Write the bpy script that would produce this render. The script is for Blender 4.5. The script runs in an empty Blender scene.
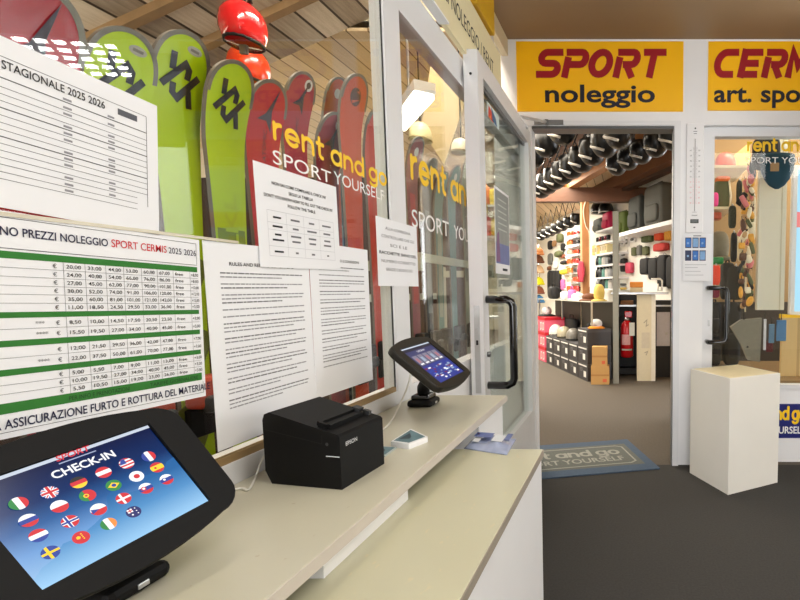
import bpy, bmesh, math, random
from mathutils import Vector, Matrix
random.seed(7)
R = math.radians
S = bpy.context.scene
COL = S.collection

# ---------------------------------------------------------------- camera
FPX, PPX, HOR, TA, CH = 480.0, 631.0, 290.0, 0.08, 1.155
TH = math.atan(TA); cT, sT = math.cos(TH), math.sin(TH); PPY = HOR + FPX*TA
cam = bpy.data.cameras.new('camera'); camo = bpy.data.objects.new('camera', cam); COL.objects.link(camo)
camo.location = (0, 0, CH); camo.rotation_euler = (math.pi/2 - TH, 0, 0)
cam.sensor_width = 36; cam.lens = FPX/800*36
cam.shift_x = (400-PPX)/800; cam.shift_y = (PPY-300)/800
cam.clip_start = .02
S.camera = camo
S.view_settings.view_transform = 'Standard'; S.view_settings.look = 'None'
S.view_settings.gamma = 1; S.view_settings.use_curve_mapping = False
S.view_settings.exposure = 0.27
# ---------------------------------------------------------------- sky and large lights
W = bpy.data.worlds.new('sky'); S.world = W; W.use_nodes = True
W.node_tree.nodes['Background'].inputs[0].default_value = (.97, .98, 1, 1)
W.node_tree.nodes['Background'].inputs[1].default_value = 5.5
def area(name, loc, rot, sx, sy, power, col=(1, 1, 1), spread=180):
    l = bpy.data.lights.new(name, 'AREA'); l.shape = 'RECTANGLE'; l.size = sx; l.size_y = sy
    l.energy = power; l.color = col; l.spread = R(spread)
    o = bpy.data.objects.new(name, l); COL.objects.link(o); o.location = loc; o.rotation_euler = rot
    return o
WARM = (1, .89, .74)
area('corridor_light', (1.2, .3, 2.66), (0, 0, 0), 2.0, 1.2, 40, (1, .96, .9))
area('rental_light', (-.90, 1.0, 3.0), (0, R(14), 0), .25, 1.3, 40, WARM)
area('rental_light', (-.90, 2.4, 3.0), (0, R(14), 0), .25, 1.0, 32, WARM)
area('rental_light', (-2.9, 1.4, 1.95), (0, R(180), 0), .3, 1.6, 16, WARM)
area('shop_light', (-1.3, 4.6, 2.72), (0, 0, 0), 1.2, 1.2, 42, (1, .9, .74))
area('shop_light', (-1.7, 6.4, 2.72), (0, 0, 0), 1.6, 1.6, 150, (1, .92, .78))
area('shop_light', (-2.6, 9.5, 2.72), (0, 0, 0), 2, 2, 210, (1, .93, .8))
area('window_display_light', (1.2, 3.65, 2.7), (0, 0, 0), 1.0, .5, 15, (1, .88, .68))

# ---------------------------------------------------------------- colour and materials
def lin(c):
    f = lambda v: v/12.92 if v <= .04045 else ((v+.055)/1.055)**2.4
    return tuple(f(x/255) for x in c) + (1,)
MATS = {}
def mat(name, c, rough=.5, metal=0, var=.08, scale=30, emit=0, coat=0, bump=0, spec=None):
    if name in MATS: return MATS[name]
    m = bpy.data.materials.new(name); m.use_nodes = True; nt = m.node_tree; b = nt.nodes['Principled BSDF']
    L = lin(c)
    b.inputs['Roughness'].default_value = rough; b.inputs['Metallic'].default_value = metal
    if spec is not None: b.inputs['Specular IOR Level'].default_value = spec
    if coat: b.inputs['Coat Weight'].default_value = coat
    if emit:
        b.inputs['Base Color'].default_value = (0, 0, 0, 1)
        b.inputs['Emission Color'].default_value = L; b.inputs['Emission Strength'].default_value = emit
    elif var:
        tc = nt.nodes.new('ShaderNodeTexCoord'); n = nt.nodes.new('ShaderNodeTexNoise'); n.inputs['Scale'].default_value = scale
        n.inputs['Detail'].default_value = 4
        r = nt.nodes.new('ShaderNodeMix'); r.data_type = 'RGBA'
        r.inputs['A'].default_value = tuple(x*(1-var) for x in L[:3])+(1,); r.inputs['B'].default_value = tuple(min(1, x*(1+var)) for x in L[:3])+(1,)
        nt.links.new(tc.outputs['Object'], n.inputs['Vector']); nt.links.new(n.outputs['Fac'], r.inputs['Factor'])
        nt.links.new(r.outputs['Result'], b.inputs['Base Color'])
        if bump:
            bp = nt.nodes.new('ShaderNodeBump'); bp.inputs['Strength'].default_value = bump; bp.inputs['Distance'].default_value = .005
            nt.links.new(n.outputs['Fac'], bp.inputs['Height']); nt.links.new(bp.outputs['Normal'], b.inputs['Normal'])
    else:
        b.inputs['Base Color'].default_value = L
    MATS[name] = m; return m
def glass(name, tint=(.97, .985, .98), ior=1.5, rough=0):
    m = bpy.data.materials.new(name); m.use_nodes = True; nt = m.node_tree
    nt.nodes.remove(nt.nodes['Principled BSDF']); out = nt.nodes['Material Output']
    t = nt.nodes.new('ShaderNodeBsdfTransparent'); t.inputs[0].default_value = tint+(1,)
    g = nt.nodes.new('ShaderNodeBsdfGlossy'); g.inputs['Roughness'].default_value = rough
    f = nt.nodes.new('ShaderNodeLayerWeight'); f.inputs['Blend'].default_value = .5      # Schlick reflection, the same from both sides
    pw = nt.nodes.new('ShaderNodeMath'); pw.operation = 'POWER'; pw.inputs[1].default_value = 5; nt.links.new(f.outputs['Facing'], pw.inputs[0])
    ma = nt.nodes.new('ShaderNodeMath'); ma.operation = 'MULTIPLY_ADD'; r0 = ((ior-1)/(ior+1))**2*.55; ma.inputs[1].default_value = 1-r0; ma.inputs[2].default_value = r0; nt.links.new(pw.outputs[0], ma.inputs[0])
    mx = nt.nodes.new('ShaderNodeMixShader')
    nt.links.new(ma.outputs[0], mx.inputs[0]); nt.links.new(t.outputs[0], mx.inputs[1]); nt.links.new(g.outputs[0], mx.inputs[2])
    nt.links.new(mx.outputs[0], out.inputs[0]); MATS[name] = m; return m
def planks(name, c1, c2, width, axis, groove=.07, rough=.6, gc=(40, 26, 16)):
    """wooden boards side by side along `axis`, with grain and a dark joint"""
    m = bpy.data.materials.new(name); m.use_nodes = True; nt = m.node_tree; N = nt.nodes.new; K = nt.links.new
    b = nt.nodes['Principled BSDF']; b.inputs['Roughness'].default_value = rough
    tc = N('ShaderNodeTexCoord'); sp = N('ShaderNodeSeparateXYZ'); K(tc.outputs['Object'], sp.inputs[0])
    d = N('ShaderNodeMath'); d.operation = 'DIVIDE'; d.inputs[1].default_value = width; K(sp.outputs[axis], d.inputs[0])
    fl = N('ShaderNodeMath'); fl.operation = 'FLOOR'; K(d.outputs[0], fl.inputs[0])
    fr = N('ShaderNodeMath'); fr.operation = 'FRACT'; K(d.outputs[0], fr.inputs[0])
    wn = N('ShaderNodeTexWhiteNoise'); wn.noise_dimensions = '1D'; K(fl.outputs[0], wn.inputs['W'])
    mp = N('ShaderNodeMapping'); sc = [3, 3, 3]; sc[axis] = 40; mp.inputs['Scale'].default_value = sc
    ad = N('ShaderNodeVectorMath'); K(tc.outputs['Object'], ad.inputs[0]); K(wn.outputs['Color'], ad.inputs[1])
    K(ad.outputs[0], mp.inputs[0]); n = N('ShaderNodeTexNoise'); n.inputs['Scale'].default_value = 1.6; n.inputs['Detail'].default_value = 6; K(mp.outputs[0], n.inputs['Vector'])
    av = N('ShaderNodeMath'); av.operation = 'MULTIPLY_ADD'; av.inputs[1].default_value = .55; K(wn.outputs['Value'], av.inputs[0])
    hf = N('ShaderNodeMath'); hf.operation = 'MULTIPLY'; hf.inputs[1].default_value = .6; K(n.outputs['Fac'], hf.inputs[0]); K(hf.outputs[0], av.inputs[2])
    mx = N('ShaderNodeMix'); mx.data_type = 'RGBA'; mx.inputs['A'].default_value = lin(c1); mx.inputs['B'].default_value = lin(c2); K(av.outputs[0], mx.inputs['Factor'])
    lt = N('ShaderNodeMath'); lt.operation = 'LESS_THAN'; lt.inputs[1].default_value = groove; K(fr.outputs[0], lt.inputs[0])
    m2 = N('ShaderNodeMix'); m2.data_type = 'RGBA'; K(lt.outputs[0], m2.inputs['Factor']); K(mx.outputs['Result'], m2.inputs['A']); m2.inputs['B'].default_value = lin(gc)
    K(m2.outputs['Result'], b.inputs['Base Color']); MATS[name] = m; return m
def speckled(name, c, spot, rough=.35, thr=.66, scale=60, var=.06, stretch=(1, 1, 1)):
    """a laminate with scattered worn specks"""
    m = bpy.data.materials.new(name); m.use_nodes = True; nt = m.node_tree; N = nt.nodes.new; K = nt.links.new
    b = nt.nodes['Principled BSDF']; b.inputs['Roughness'].default_value = rough
    tc = N('ShaderNodeTexCoord'); mp = N('ShaderNodeMapping'); mp.inputs['Scale'].default_value = stretch; K(tc.outputs['Object'], mp.inputs[0])
    n = N('ShaderNodeTexNoise'); n.inputs['Scale'].default_value = scale; n.inputs['Detail'].default_value = 2; K(mp.outputs[0], n.inputs['Vector'])
    r = N('ShaderNodeValToRGB'); r.color_ramp.elements[0].position = thr; r.color_ramp.elements[1].position = thr+.05; K(n.outputs['Fac'], r.inputs[0])
    n2 = N('ShaderNodeTexNoise'); n2.inputs['Scale'].default_value = 4; n2.inputs['Detail'].default_value = 5; K(tc.outputs['Object'], n2.inputs['Vector'])
    L = lin(c); a = N('ShaderNodeMix'); a.data_type = 'RGBA'; a.inputs['A'].default_value = tuple(x*(1-var*2) for x in L[:3])+(1,); a.inputs['B'].default_value = tuple(min(1, x*(1+var)) for x in L[:3])+(1,); K(n2.outputs['Fac'], a.inputs['Factor'])
    x = N('ShaderNodeMix'); x.data_type = 'RGBA'; K(r.outputs[0], x.inputs['Factor']); K(a.outputs['Result'], x.inputs['A']); x.inputs['B'].default_value = lin(spot)
    K(x.outputs['Result'], b.inputs['Base Color']); MATS[name] = m; return m

paint = mat('white paint', (236, 236, 238), .4, var=.03, scale=8)
alu = mat('white aluminium', (226, 227, 230), .35, var=.03, scale=10)
greymetal = mat('grey metal', (128, 130, 132), .35, .6)
steel = mat('brushed steel', (190, 190, 190), .3, .9)
gasket = mat('black gasket', (24, 24, 25), .6)
black = mat('black plastic', (11, 11, 12), .6, var=.1, scale=200, spec=.2)
blackg = mat('glossy black plastic', (9, 9, 10), .16, coat=.5)
darkgrey = mat('dark grey plastic', (44, 45, 47), .5)
rubber = mat('black rubber', (12, 12, 12), .8)
paper = mat('white paper', (238, 239, 243), .7, var=.015, scale=6)
ink = mat('black ink', (28, 28, 34), .8, var=0)
greyink = mat('grey ink', (112, 112, 118), .8, var=0)
lineink = mat('line ink', (92, 92, 98), .8, var=0)
blueink = mat('navy ink', (26, 28, 66), .8, var=0)
redink = mat('red ink', (204, 32, 44), .8, var=0)
greenink = mat('green ink', (38, 118, 36), .7, var=.1, scale=20)
yellowv = mat('yellow vinyl', (246, 200, 8), .5, var=.03)
whitev = mat('white vinyl', (240, 240, 240), .5, var=.02)
signyel = mat('yellow sign plate', (252, 190, 2), .35, var=.03, scale=6)
signred = mat('crimson lettering', (156, 6, 26), .4, var=.03)
navy = mat('navy lettering', (16, 14, 38), .4, var=.03)
navyplate = mat('navy plate', (20, 28, 110), .4, var=.04)
slabtop = speckled('cream laminate', (194, 190, 170), (178, 168, 144), .3, .72, 70)
lowtop = speckled('worn cream laminate', (192, 189, 162), (196, 188, 156), .3, .68, 70, stretch=(1, .5, 1))
edgegrey = mat('laminate edge', (196, 188, 178), .5, var=.05)
edgebrown = mat('worn laminate edge', (150, 140, 126), .6, var=.1)
creamwall = mat('cream wall', (226, 216, 190), .6, var=.05, scale=5)
soffitm = mat('brown ceiling panel', (150, 126, 98), .6, var=.1, scale=1.2)
carpet = mat('dark grey carpet', (54, 52, 49), .95, var=.35, scale=110, bump=.3)
shopcarpet = mat('brown grey carpet', (92, 84, 74), .95, var=.25, scale=70, bump=.3)
oak = mat('golden timber', (158, 104, 54), .55, var=.25, scale=7)
brownwood = mat('reddish brown timber', (92, 54, 28), .5, var=.25, scale=6)
darkwood = mat('dark timber', (62, 40, 26), .6, var=.25, scale=8)
palewood = mat('pale timber', (205, 180, 138), .6, var=.15, scale=8)
batten = mat('weathered batten', (140, 112, 78), .7, var=.25, scale=14)
goldstrip = mat('golden brown strip', (150, 124, 84), .6, var=.1)
ceilwood = planks('weathered ceiling boards', (84, 62, 44), (222, 206, 182), .15, 0, groove=.09)
shopceil = planks('pale ceiling boards', (190, 160, 120), (232, 208, 170), .14, 0, gc=(110, 84, 56))
GL = glass('window glass'); GL2 = glass('door glass', (.94, .975, .96))

# ---------------------------------------------------------------- geometry helpers
class MB:
    def __init__(self): self.v = []; self.f = []; self.m = []; self.s = []; self.ms = []
    def mi(self, m):
        if m not in self.ms: self.ms.append(m)
        return self.ms.index(m)
    def add(self, vs, fs, m, smooth=False):
        b = len(self.v); self.v += [Vector(x) for x in vs]; k = self.mi(m)
        for f in fs: self.f.append([b+i for i in f]); self.m.append(k); self.s.append(smooth)
        return self
    def hexa(self, p, m):
        return self.add(p, [(0, 3, 2, 1), (4, 5, 6, 7), (0, 1, 5, 4), (1, 2, 6, 5), (2, 3, 7, 6), (3, 0, 4, 7)], m)
    def box(self, x0, x1, y0, y1, z0, z1, m):
        return self.hexa([(x0, y0, z0), (x1, y0, z0), (x1, y1, z0), (x0, y1, z0), (x0, y0, z1), (x1, y0, z1), (x1, y1, z1), (x0, y1, z1)], m)
    def rbox(self, x0, x1, y0, y1, z0, z1, m, r=.005, seg=2):
        bm = bmesh.new(); bmesh.ops.create_cube(bm, size=1)
        for v in bm.verts: v.co = Vector(((x0+x1)/2+v.co.x*(x1-x0), (y0+y1)/2+v.co.y*(y1-y0), (z0+z1)/2+v.co.z*(z1-z0)))
        r = min(r, .49*min(x1-x0, y1-y0, z1-z0))
        bmesh.ops.bevel(bm, geom=bm.edges[:], offset=r, segments=seg, affect='EDGES', profile=.5)
        bm.verts.index_update()
        self.add([v.co.copy() for v in bm.verts], [[v.index for v in f.verts] for f in bm.faces], m, False); bm.free(); return self
    def prism(self, pts, z0, z1, m, fr=None, smooth=False):
        """closed 2-D outline (u,v) extruded from z0 to z1 in frame fr"""
        fr = fr or Matrix(); n = len(pts)
        vs = [fr @ Vector((u, v, z0)) for u, v in pts]+[fr @ Vector((u, v, z1)) for u, v in pts]
        self.add(vs, [list(range(n))[::-1], list(range(n, 2*n))], m)
        return self.add(vs, [(i, (i+1) % n, n+(i+1) % n, n+i) for i in range(n)], m, smooth)
    def lathe(self, prof, m, fr=None, n=20, sx=1, sy=1):
        fr = fr or Matrix(); vs = []; fs = []
        for r, z in prof:
            for i in range(n):
                a = 2*math.pi*i/n; vs.append(fr @ Vector((r*math.cos(a)*sx, r*math.sin(a)*sy, z)))
        for k in range(len(prof)-1):
            for i in range(n): fs.append((k*n+i, k*n+(i+1) % n, (k+1)*n+(i+1) % n, (k+1)*n+i))
        fs.append(list(range(n))[::-1]); fs.append([(len(prof)-1)*n+i for i in range(n)])
        return self.add(vs, fs, m, True)
    def tube(self, pts, r, m, n=8, caps=True):
        pts = [Vector(p) for p in pts]; vs = []; fs = []; up = None
        for i, p in enumerate(pts):
            d = (pts[min(i+1, len(pts)-1)]-pts[max(i-1, 0)]).normalized()
            if up is None: up = Vector((0, 0, 1)) if abs(d.z) < .9 else Vector((1, 0, 0))
            a = d.cross(up)
            if a.length < 1e-4: a = d.cross(Vector((.3, .9, .1)))
            a.normalize(); b = d.cross(a).normalized(); up = -b if b.dot(up) < 0 else b
            if up.dot(b) < 0: pass
            for k in range(n):
                t = 2*math.pi*k/n; vs.append(p+a*(r*math.cos(t))+up*(r*math.sin(t)))
        for i in range(len(pts)-1):
            for k in range(n): fs.append((i*n+k, i*n+(k+1) % n, (i+1)*n+(k+1) % n, (i+1)*n+k))
        if caps: fs.append(list(range(n))[::-1]); fs.append([(len(pts)-1)*n+k for k in range(n)])
        return self.add(vs, fs, m, True)
    def sell(self, c, rx, ry, rz, m, e=.5, n=16, k=10, fr=None, z0=-1.0):
        """superellipsoid: e=1 a ball, e small a rounded block; z0 cuts the bottom off"""
        fr = fr or Matrix(); c = Vector(c); q = lambda a, p: math.copysign(abs(a)**p, a); vs = []; fs = []
        a0 = math.asin(max(-1, z0))
        for j in range(k+1):
            ph = a0+(math.pi/2-a0)*j/k
            for i in range(n):
                th = 2*math.pi*i/n
                vs.append(fr @ (c+Vector((rx*q(math.cos(ph), e)*q(math.cos(th), e), ry*q(math.cos(ph), e)*q(math.sin(th), e), rz*q(math.sin(ph), e)))))
        for j in range(k):
            for i in range(n): fs.append((j*n+i, j*n+(i+1) % n, (j+1)*n+(i+1) % n, (j+1)*n+i))
        fs.append(list(range(n))[::-1])
        return self.add(vs, fs, m, True)
    # ---- flat artwork in a frame (x right, y up, z out)
    def poly(self, pts, m, fr, lift=.0004):
        return self.add([fr @ Vector((u, v, lift)) for u, v in pts], [list(range(len(pts)))], m)
    def rect(self, u0, v0, u1, v1, m, fr, lift=.0004):
        return self.poly([(u0, v0), (u1, v0), (u1, v1), (u0, v1)], m, fr, lift)
    def disc(self, u, v, r, m, fr, lift=.0004, n=24, ry=None):
        return self.poly([(u+r*math.cos(2*math.pi*i/n), v+(ry or r)*math.sin(2*math.pi*i/n)) for i in range(n)], m, fr, lift)
    def text(self, s, u, v, h, m, fr, width=None, bold=0, align='L', lift=.0006, shear=0):
        me, w0, h0 = textmesh(s, bold, shear)
        k = h/.73; kx = (width/w0) if width else k
        if align == 'C': u -= w0*kx/2
        if align == 'R': u -= w0*kx
        return self.add([fr @ Vector((u+p[0]*kx, v+p[1]*k, lift)) for p in me[0]], me[1], m)
    def ribbon(self, pts, w, m, fr, lift=.0006, round_=True, th=0):
        pts = [Vector((p[0], p[1])) for p in pts]; pts = [p for i, p in enumerate(pts) if i == 0 or (p-pts[i-1]).length > 1e-5]; n = len(pts); vs = []
        closed = (pts[0]-pts[-1]).length < 1e-6
        for i, p in enumerate(pts):
            a = pts[i-1] if i else (pts[-2] if closed else None); b = pts[i+1] if i < n-1 else (pts[1] if closed else None)
            d1 = (p-a).normalized() if a is not None else None; d2 = (b-p).normalized() if b is not None else None
            d = (d1 or d2)+(d2 or d1); d = d.normalized() if d.length > 1e-6 else (d1 or d2)
            nn = Vector((-d.y, d.x)); base = d1 or d2; k = max(.45, nn.dot(Vector((-base.y, base.x))))
            vs += [p+nn*(w/2/k), p-nn*(w/2/k)]
        self.add([fr @ Vector((q.x, q.y, lift)) for q in vs], [(2*i, 2*i+1, 2*i+3, 2*i+2) for i in range(n-1)], m)
        if round_ and not closed:
            for p in (pts[0], pts[-1]): self.disc(p.x, p.y, w/2, m, fr, lift+.00002, 14)
        return self
    def build(self, name, parent=None, loc=None, fr=None, recenter=True):
        me = bpy.data.meshes.new(name)
        off = Vector((0, 0, 0))
        if parent is None and recenter and fr is None:
            xs = [v.x for v in self.v]; ys = [v.y for v in self.v]; zs = [v.z for v in self.v]
            off = Vector(((min(xs)+max(xs))/2, (min(ys)+max(ys))/2, min(zs)))
        me.from_pydata([v-off for v in self.v], [], self.f)
        for m in self.ms: me.materials.append(m)
        for p, k, s in zip(me.polygons, self.m, self.s): p.material_index = k; p.use_smooth = s
        me.update()
        o = bpy.data.objects.new(name, me); COL.objects.link(o)
        if parent is not None: o.parent = parent
        if fr is not None: o.matrix_world = fr
        else: o.location = Vector(loc) if loc is not None else off
        return o
_T = {}
def textmesh(s, bold=0, shear=0):
    k = (s, bold, shear)
    if k not in _T:
        c = bpy.data.curves.new('t', 'FONT'); c.body = s; c.size = 1; c.offset = bold; c.shear = shear; c.resolution_u = 4
        o = bpy.data.objects.new('t', c); COL.objects.link(o)
        me = bpy.data.meshes.new_from_object(o.evaluated_get(bpy.context.evaluated_depsgraph_get()))
        vs = [(v.co.x, v.co.y) for v in me.vertices]; fs = [list(p.vertices) for p in me.polygons]
        x0 = min(v[0] for v in vs); vs = [(a-x0, b) for a, b in vs]
        _T[k] = ((vs, fs), max(v[0] for v in vs), max(v[1] for v in vs))
        bpy.data.objects.remove(o); bpy.data.curves.remove(c); bpy.data.meshes.remove(me)
    return _T[k]
def tag(o, label=None, cat=None, group=None, kind=None):
    if label: o['label'] = label
    if cat: o['category'] = cat
    if group: o['group'] = group
    if kind: o['kind'] = kind
    return o
def thing(name, label, cat, loc=(0, 0, 0), group=None, fr=None):
    o = bpy.data.objects.new(name, None); COL.objects.link(o); o.empty_display_size = .05
    if fr is not None: o.matrix_world = fr
    else: o.location = loc
    return tag(o, label, cat, group)
def struct(name, mb, parent=None):
    o = mb.build(name, parent, recenter=False)
    if parent is None: o['kind'] = 'structure'
    return o
def frame(o, ex, ey, ez=None):
    ex = Vector(ex).normalized(); ey = Vector(ey).normalized(); ez = Vector(ez).normalized() if ez is not None else ex.cross(ey).normalized()
    m = Matrix.Identity(4)
    for i in range(3): m[i][0] = ex[i]; m[i][1] = ey[i]; m[i][2] = ez[i]; m[i][3] = o[i]
    return m
def copy_tree(o, parent=None):
    c = o.copy(); COL.objects.link(c); c.parent = parent
    for ch in list(o.children): copy_tree(ch, c)
    return c
def ray(u, v):
    a, b = u-PPX, PPY-v
    return Vector((a, FPX*cT+b*sT, b*cT-FPX*sT))
def at(u, v, ax, val):
    """point of the plane (axis = value) that shows at this place of the picture"""
    d = ray(u, v); o = Vector((0, 0, CH)); i = 'XYZ'.index(ax); return o+d*((val-o[i])/d[i])
def onplane(u, v, p, n):
    d = ray(u, v); o = Vector((0, 0, CH)); return o+d*((Vector(p)-o).dot(n)/d.dot(n))
def arc(cx, cy, rx, ry, a0, a1, n=14):
    return [(cx+rx*math.cos(R(a0+(a1-a0)*i/n)), cy+ry*math.sin(R(a0+(a1-a0)*i/n))) for i in range(n+1)]

# rounded lower-case letters of the window lettering (x-height 1)
RG = {'r': (.5, [[(0, 0), (0, 1)], arc(.48, .5, .48, .48, 180, 90)]),
      'e': (1, [[(.02, .5), (1, .5)]+arc(.5, .5, .5, .5, 0, 318, 24)]),
      'n': (.9, [[(0, 0), (0, 1)], arc(.45, .53, .45, .45, 180, 0)+[(.9, 0)]]),
      't': (.6, [[(.22, 1.42), (.22, .3)]+arc(.5, .3, .28, .3, 180, 270, 8), [(0, 1), (.58, 1)]]),
      'a': (1, [arc(.5, .5, .5, .5, 0, 360, 26), [(1, 1), (1, 0)]]),
      'd': (1, [arc(.5, .5, .5, .5, 0, 360, 26), [(1, 1.5), (1, 0)]]),
      'g': (1, [arc(.5, .5, .5, .5, 0, 360, 26), [(1, 1), (1, -.15)]+arc(.5, -.15, .5, .36, 0, -150, 14)]),
      'o': (1, [arc(.5, .5, .5, .5, 0, 360, 26)])}
def rentandgo(mb, u, v, xh, m, fr, width=None, lift=.0008):
    tot = 0; seq = []
    for ch in 'rent and go':
        if ch == ' ': tot += .46; continue
        seq.append((ch, tot)); tot += RG[ch][0]+.42
    tot -= .42; kx = width/tot if width else xh
    for i, (ch, x) in enumerate(seq):
        for j, st in enumerate(RG[ch][1]):
            mb.ribbon([(u+(x+a)*kx, v+b*xh) for a, b in st], xh*.30, m, fr, lift+.00006*j)
    return mb
# heavy slanted capitals of the shop signs (height 1)
SG = {'S': [[(.95, .88), (.3, .88)]+arc(.3, .69, .22, .19, 90, 270, 8)+[(.62, .5)]+arc(.62, .31, .22, .19, 90, -90, 8)+[(-.02, .12)]],
      'P': [[(.12, 0), (.12, .72)], [(0, .88), (.66, .88)]+arc(.66, .67, .2, .21, 90, -90, 8)+[(.22, .46)]],
      'O': [arc(.45, .5, .37, .38, 0, 360, 24)],
      'R': [[(.12, 0), (.12, .72)], [(0, .88), (.66, .88)]+arc(.66, .67, .2, .21, 90, -90, 8)+[(.3, .46)], [(.45, .46), (.8, 0)]],
      'T': [[(0, .88), (.95, .88)], [(.45, .88), (.45, 0)]],
      'C': [[(.92, .88), (.42, .88)]+arc(.42, .5, .36, .38, 90, 270, 12)+[(.86, .12)]],
      'E': [[(.12, 1), (.12, 0)], [(0, .88), (.92, .88)], [(.12, .5), (.82, .5)], [(.12, .12), (.86, .12)]],
      'M': [[(.1, 0), (.1, .9), (.45, .4), (.82, .9), (.82, 0)]], 'I': [[(.12, 0), (.12, 1)]]}
def sportsign(mb, s, u, v, h, adv, m, fr):
    x = 0
    for i, ch in enumerate(s):
        x0, x = x, x+(.45 if ch == 'I' else 1)
        for j, st in enumerate(SG[ch]):
            mb.ribbon([(u+x0*adv+(a*.94+b*.25)*adv*.98, v+b*h) for a, b in st], h*.245, m, fr, .002+.0001*j, round_=False)
    return mb

# ================================================================ SETTING
FY = 3.10          # front of the shop facade
WY = FY+.05        # front of the shop window, set back a little
GX = -.68          # face of the glazed wall beside the counter
RX = -3.4          # back of the rental room
struct('floor', MB().box(-.70, 3.6, -3, FY, -.1, 0, carpet).box(RX-.1, -.70, -3, FY, -.1, 0, darkwood))
struct('floor_shop', MB().box(-5, 3.6, FY, 14.5, -.1, 0, shopcarpet))
struct('wall_back', MB().box(1.1, 3.7, -3.1, -3, 0, 2.8, creamwall).box(-.86, 1.1, -3.1, -3, 2.45, 2.8, creamwall))
struct('wall_right', MB().box(3.6, 3.7, -3, FY+.1, 0, 2.8, creamwall))
struct('ceiling', MB().box(-.82, 3.6, -3, FY+.02, 2.70, 2.80, soffitm))
# --- sloping boarded ceiling of the rental room
zc = lambda x: 3.30+.43*(x+.68)
cb = MB(); cb.hexa([(RX, -1, zc(RX)), (-.66, -1, zc(-.66)), (-.66, FY+.1, zc(-.66)), (RX, FY+.1, zc(RX)), (RX, -1, zc(RX)+.05), (-.66, -1, zc(-.66)+.05), (-.66, FY+.1, zc(-.66)+.05), (RX, FY+.1, zc(RX)+.05)], ceilwood)
struct('ceiling_rental', cb)
for i in range(8):
    y = .60+i*.315
    b = MB(); b.hexa([(RX, y, zc(RX)-.045), (-.70, y, zc(-.70)-.045), (-.70, y+.05, zc(-.70)-.045), (RX, y+.05, zc(RX)-.045),
                      (RX, y, zc(RX)), (-.70, y, zc(-.70)), (-.70, y+.05, zc(-.70)), (RX, y+.05, zc(RX))], batten)
    struct('trim_%d' % (i+1), b)
struct('wall_rental', MB().box(RX-.1, RX, -1, FY+.1, 1.75, 3.2, creamwall).box(RX-.1, RX, -1, FY+.1, 0, 1.75, darkwood))
struct('wall_end', MB().box(RX, -.7, -1.1, -1, 0, 3.4, creamwall))
struct('wall_partition', MB().box(RX, -1.04, FY+.16, FY+.22, 0, 1.9, darkwood))
struct('wall_upper', MB().box(-.84, -.78, -1, FY, 2.66, 3.36, paint))
# --- glazed wall beside the counter
struct('wall_left', MB().box(-.76, -.684, -1, 3.08, 0, .80, paint).box(-.76, -.684, -1, .1, .8, 2.7, paint))
def window(name, y0, y1, z0, z1, fw=.045, parts=()):
    w = MB()
    w.box(-.745, -.684, y0, y1, z0, z0+fw, alu).box(-.745, -.684, y0, y1, z1-fw*.6, z1, alu)
    w.box(-.745, -.684, y0, y0+.03, z0+fw, z1-fw*.6, alu).box(-.745, -.684, y1-.03, y1, z0+fw, z1-fw*.6, alu)
    f = struct(name, w)
    MB().box(-.718, -.712, y0+.03, y1-.03, z0+fw, z1-fw*.6, GL).build('pane', f, recenter=False)
    return f
# big pane over the counter
w = MB().box(-.745, -.678, .1, 1.45, .80, .862, alu).box(-.745, -.684, .1, 1.374, 2.62, 2.7, alu)
w.box(-.715, -.676, 1.374, 1.466, .862, 2.7, alu)
w1 = struct('window_1', w)
MB().box(-.690, -.684, .1, 1.371, .875, 2.62, GL).build('pane', w1, recenter=False)
MB().box(-.692, -.681, .1, 1.374, .862, .875, goldstrip).box(-.6839, -.6815, 1.3700, 1.374, .875, 2.62, gasket).build('gasket', w1, recenter=False)
# second pane, transom above
w = MB().box(-.745, -.684, 1.466, 3.06, .80, .862, alu)
w.box(-.745, -.680, 1.466, 3.06, 1.985, 2.085, alu).box(-.720, -.676, 1.466, 3.06, 1.968, 1.985, alu)
w.box(-.745, -.684, 3.0, 3.07, .862, 2.085, alu)
w2 = struct('window_2', w)
MB().box(-.690, -.684, 1.466, 3.0, .862, 1.97, GL).build('pane', w2, recenter=False)
MB().box(-.6838, -.6828, 1.466, 1.470, .862, 1.97, gasket).box(-.6795, -.6785, 1.466, 3.0, 1.984, 1.988, gasket).build('gasket', w2, recenter=False)
struct('wall_transom', MB().box(-.745, -.70, 1.466, 2.09, 2.34, 2.70, creamwall))
struct('trim_31', MB().box(-.80, -.762, 2.30, FY, 2.60, 2.70, creamwall).box(-.80, -.762, 2.54, 2.60, 2.10, 2.60, creamwall).box(-.80, -.768, 2.74, 2.80, 2.10, 2.60, paint))
# window lettering (vinyl on the panes)
FG = lambda y, z, x=-.6838: frame((x, y, z), (0, 1, 0), (0, 0, 1), (1, 0, 0))
def vinyl(win, kind, x0, y0, x1, y1, hpx, col, txt=None):
    p = at(x0, y0, 'X', -.6838); q = at(x1, y1, 'X', -.6838); h = at(x0, y0-hpx, 'X', -.6838).z-p.z
    l = MB(); fr = FG(p.y, (p.z+q.z)/2)
    if txt is None: rentandgo(l, 0, 0, h, col, fr, q.y-p.y)
    else: l.text(txt, 0, 0, h, col, fr, width=q.y-p.y)
    l.build(kind, win, recenter=False)
vinyl(w1, 'lettering_yellow', 274, 130, 386, 191, 15, yellowv)
vinyl(w1, 'lettering_white', 273, 165, 331, 182, 14.5, whitev, 'SPORT'); vinyl(w1, 'lettering_white', 334, 184, 384, 200, 12.5, whitev, 'YOURSELF')
vinyl(w2, 'lettering_yellow', 412, 181, 487, 213, 20, yellowv)
vinyl(w2, 'lettering_white', 412, 225, 449, 238, 18.5, whitev, 'SPORT'); vinyl(w2, 'lettering_white', 454, 239, 484, 246, 14, whitev, 'YOURSELF')

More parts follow.
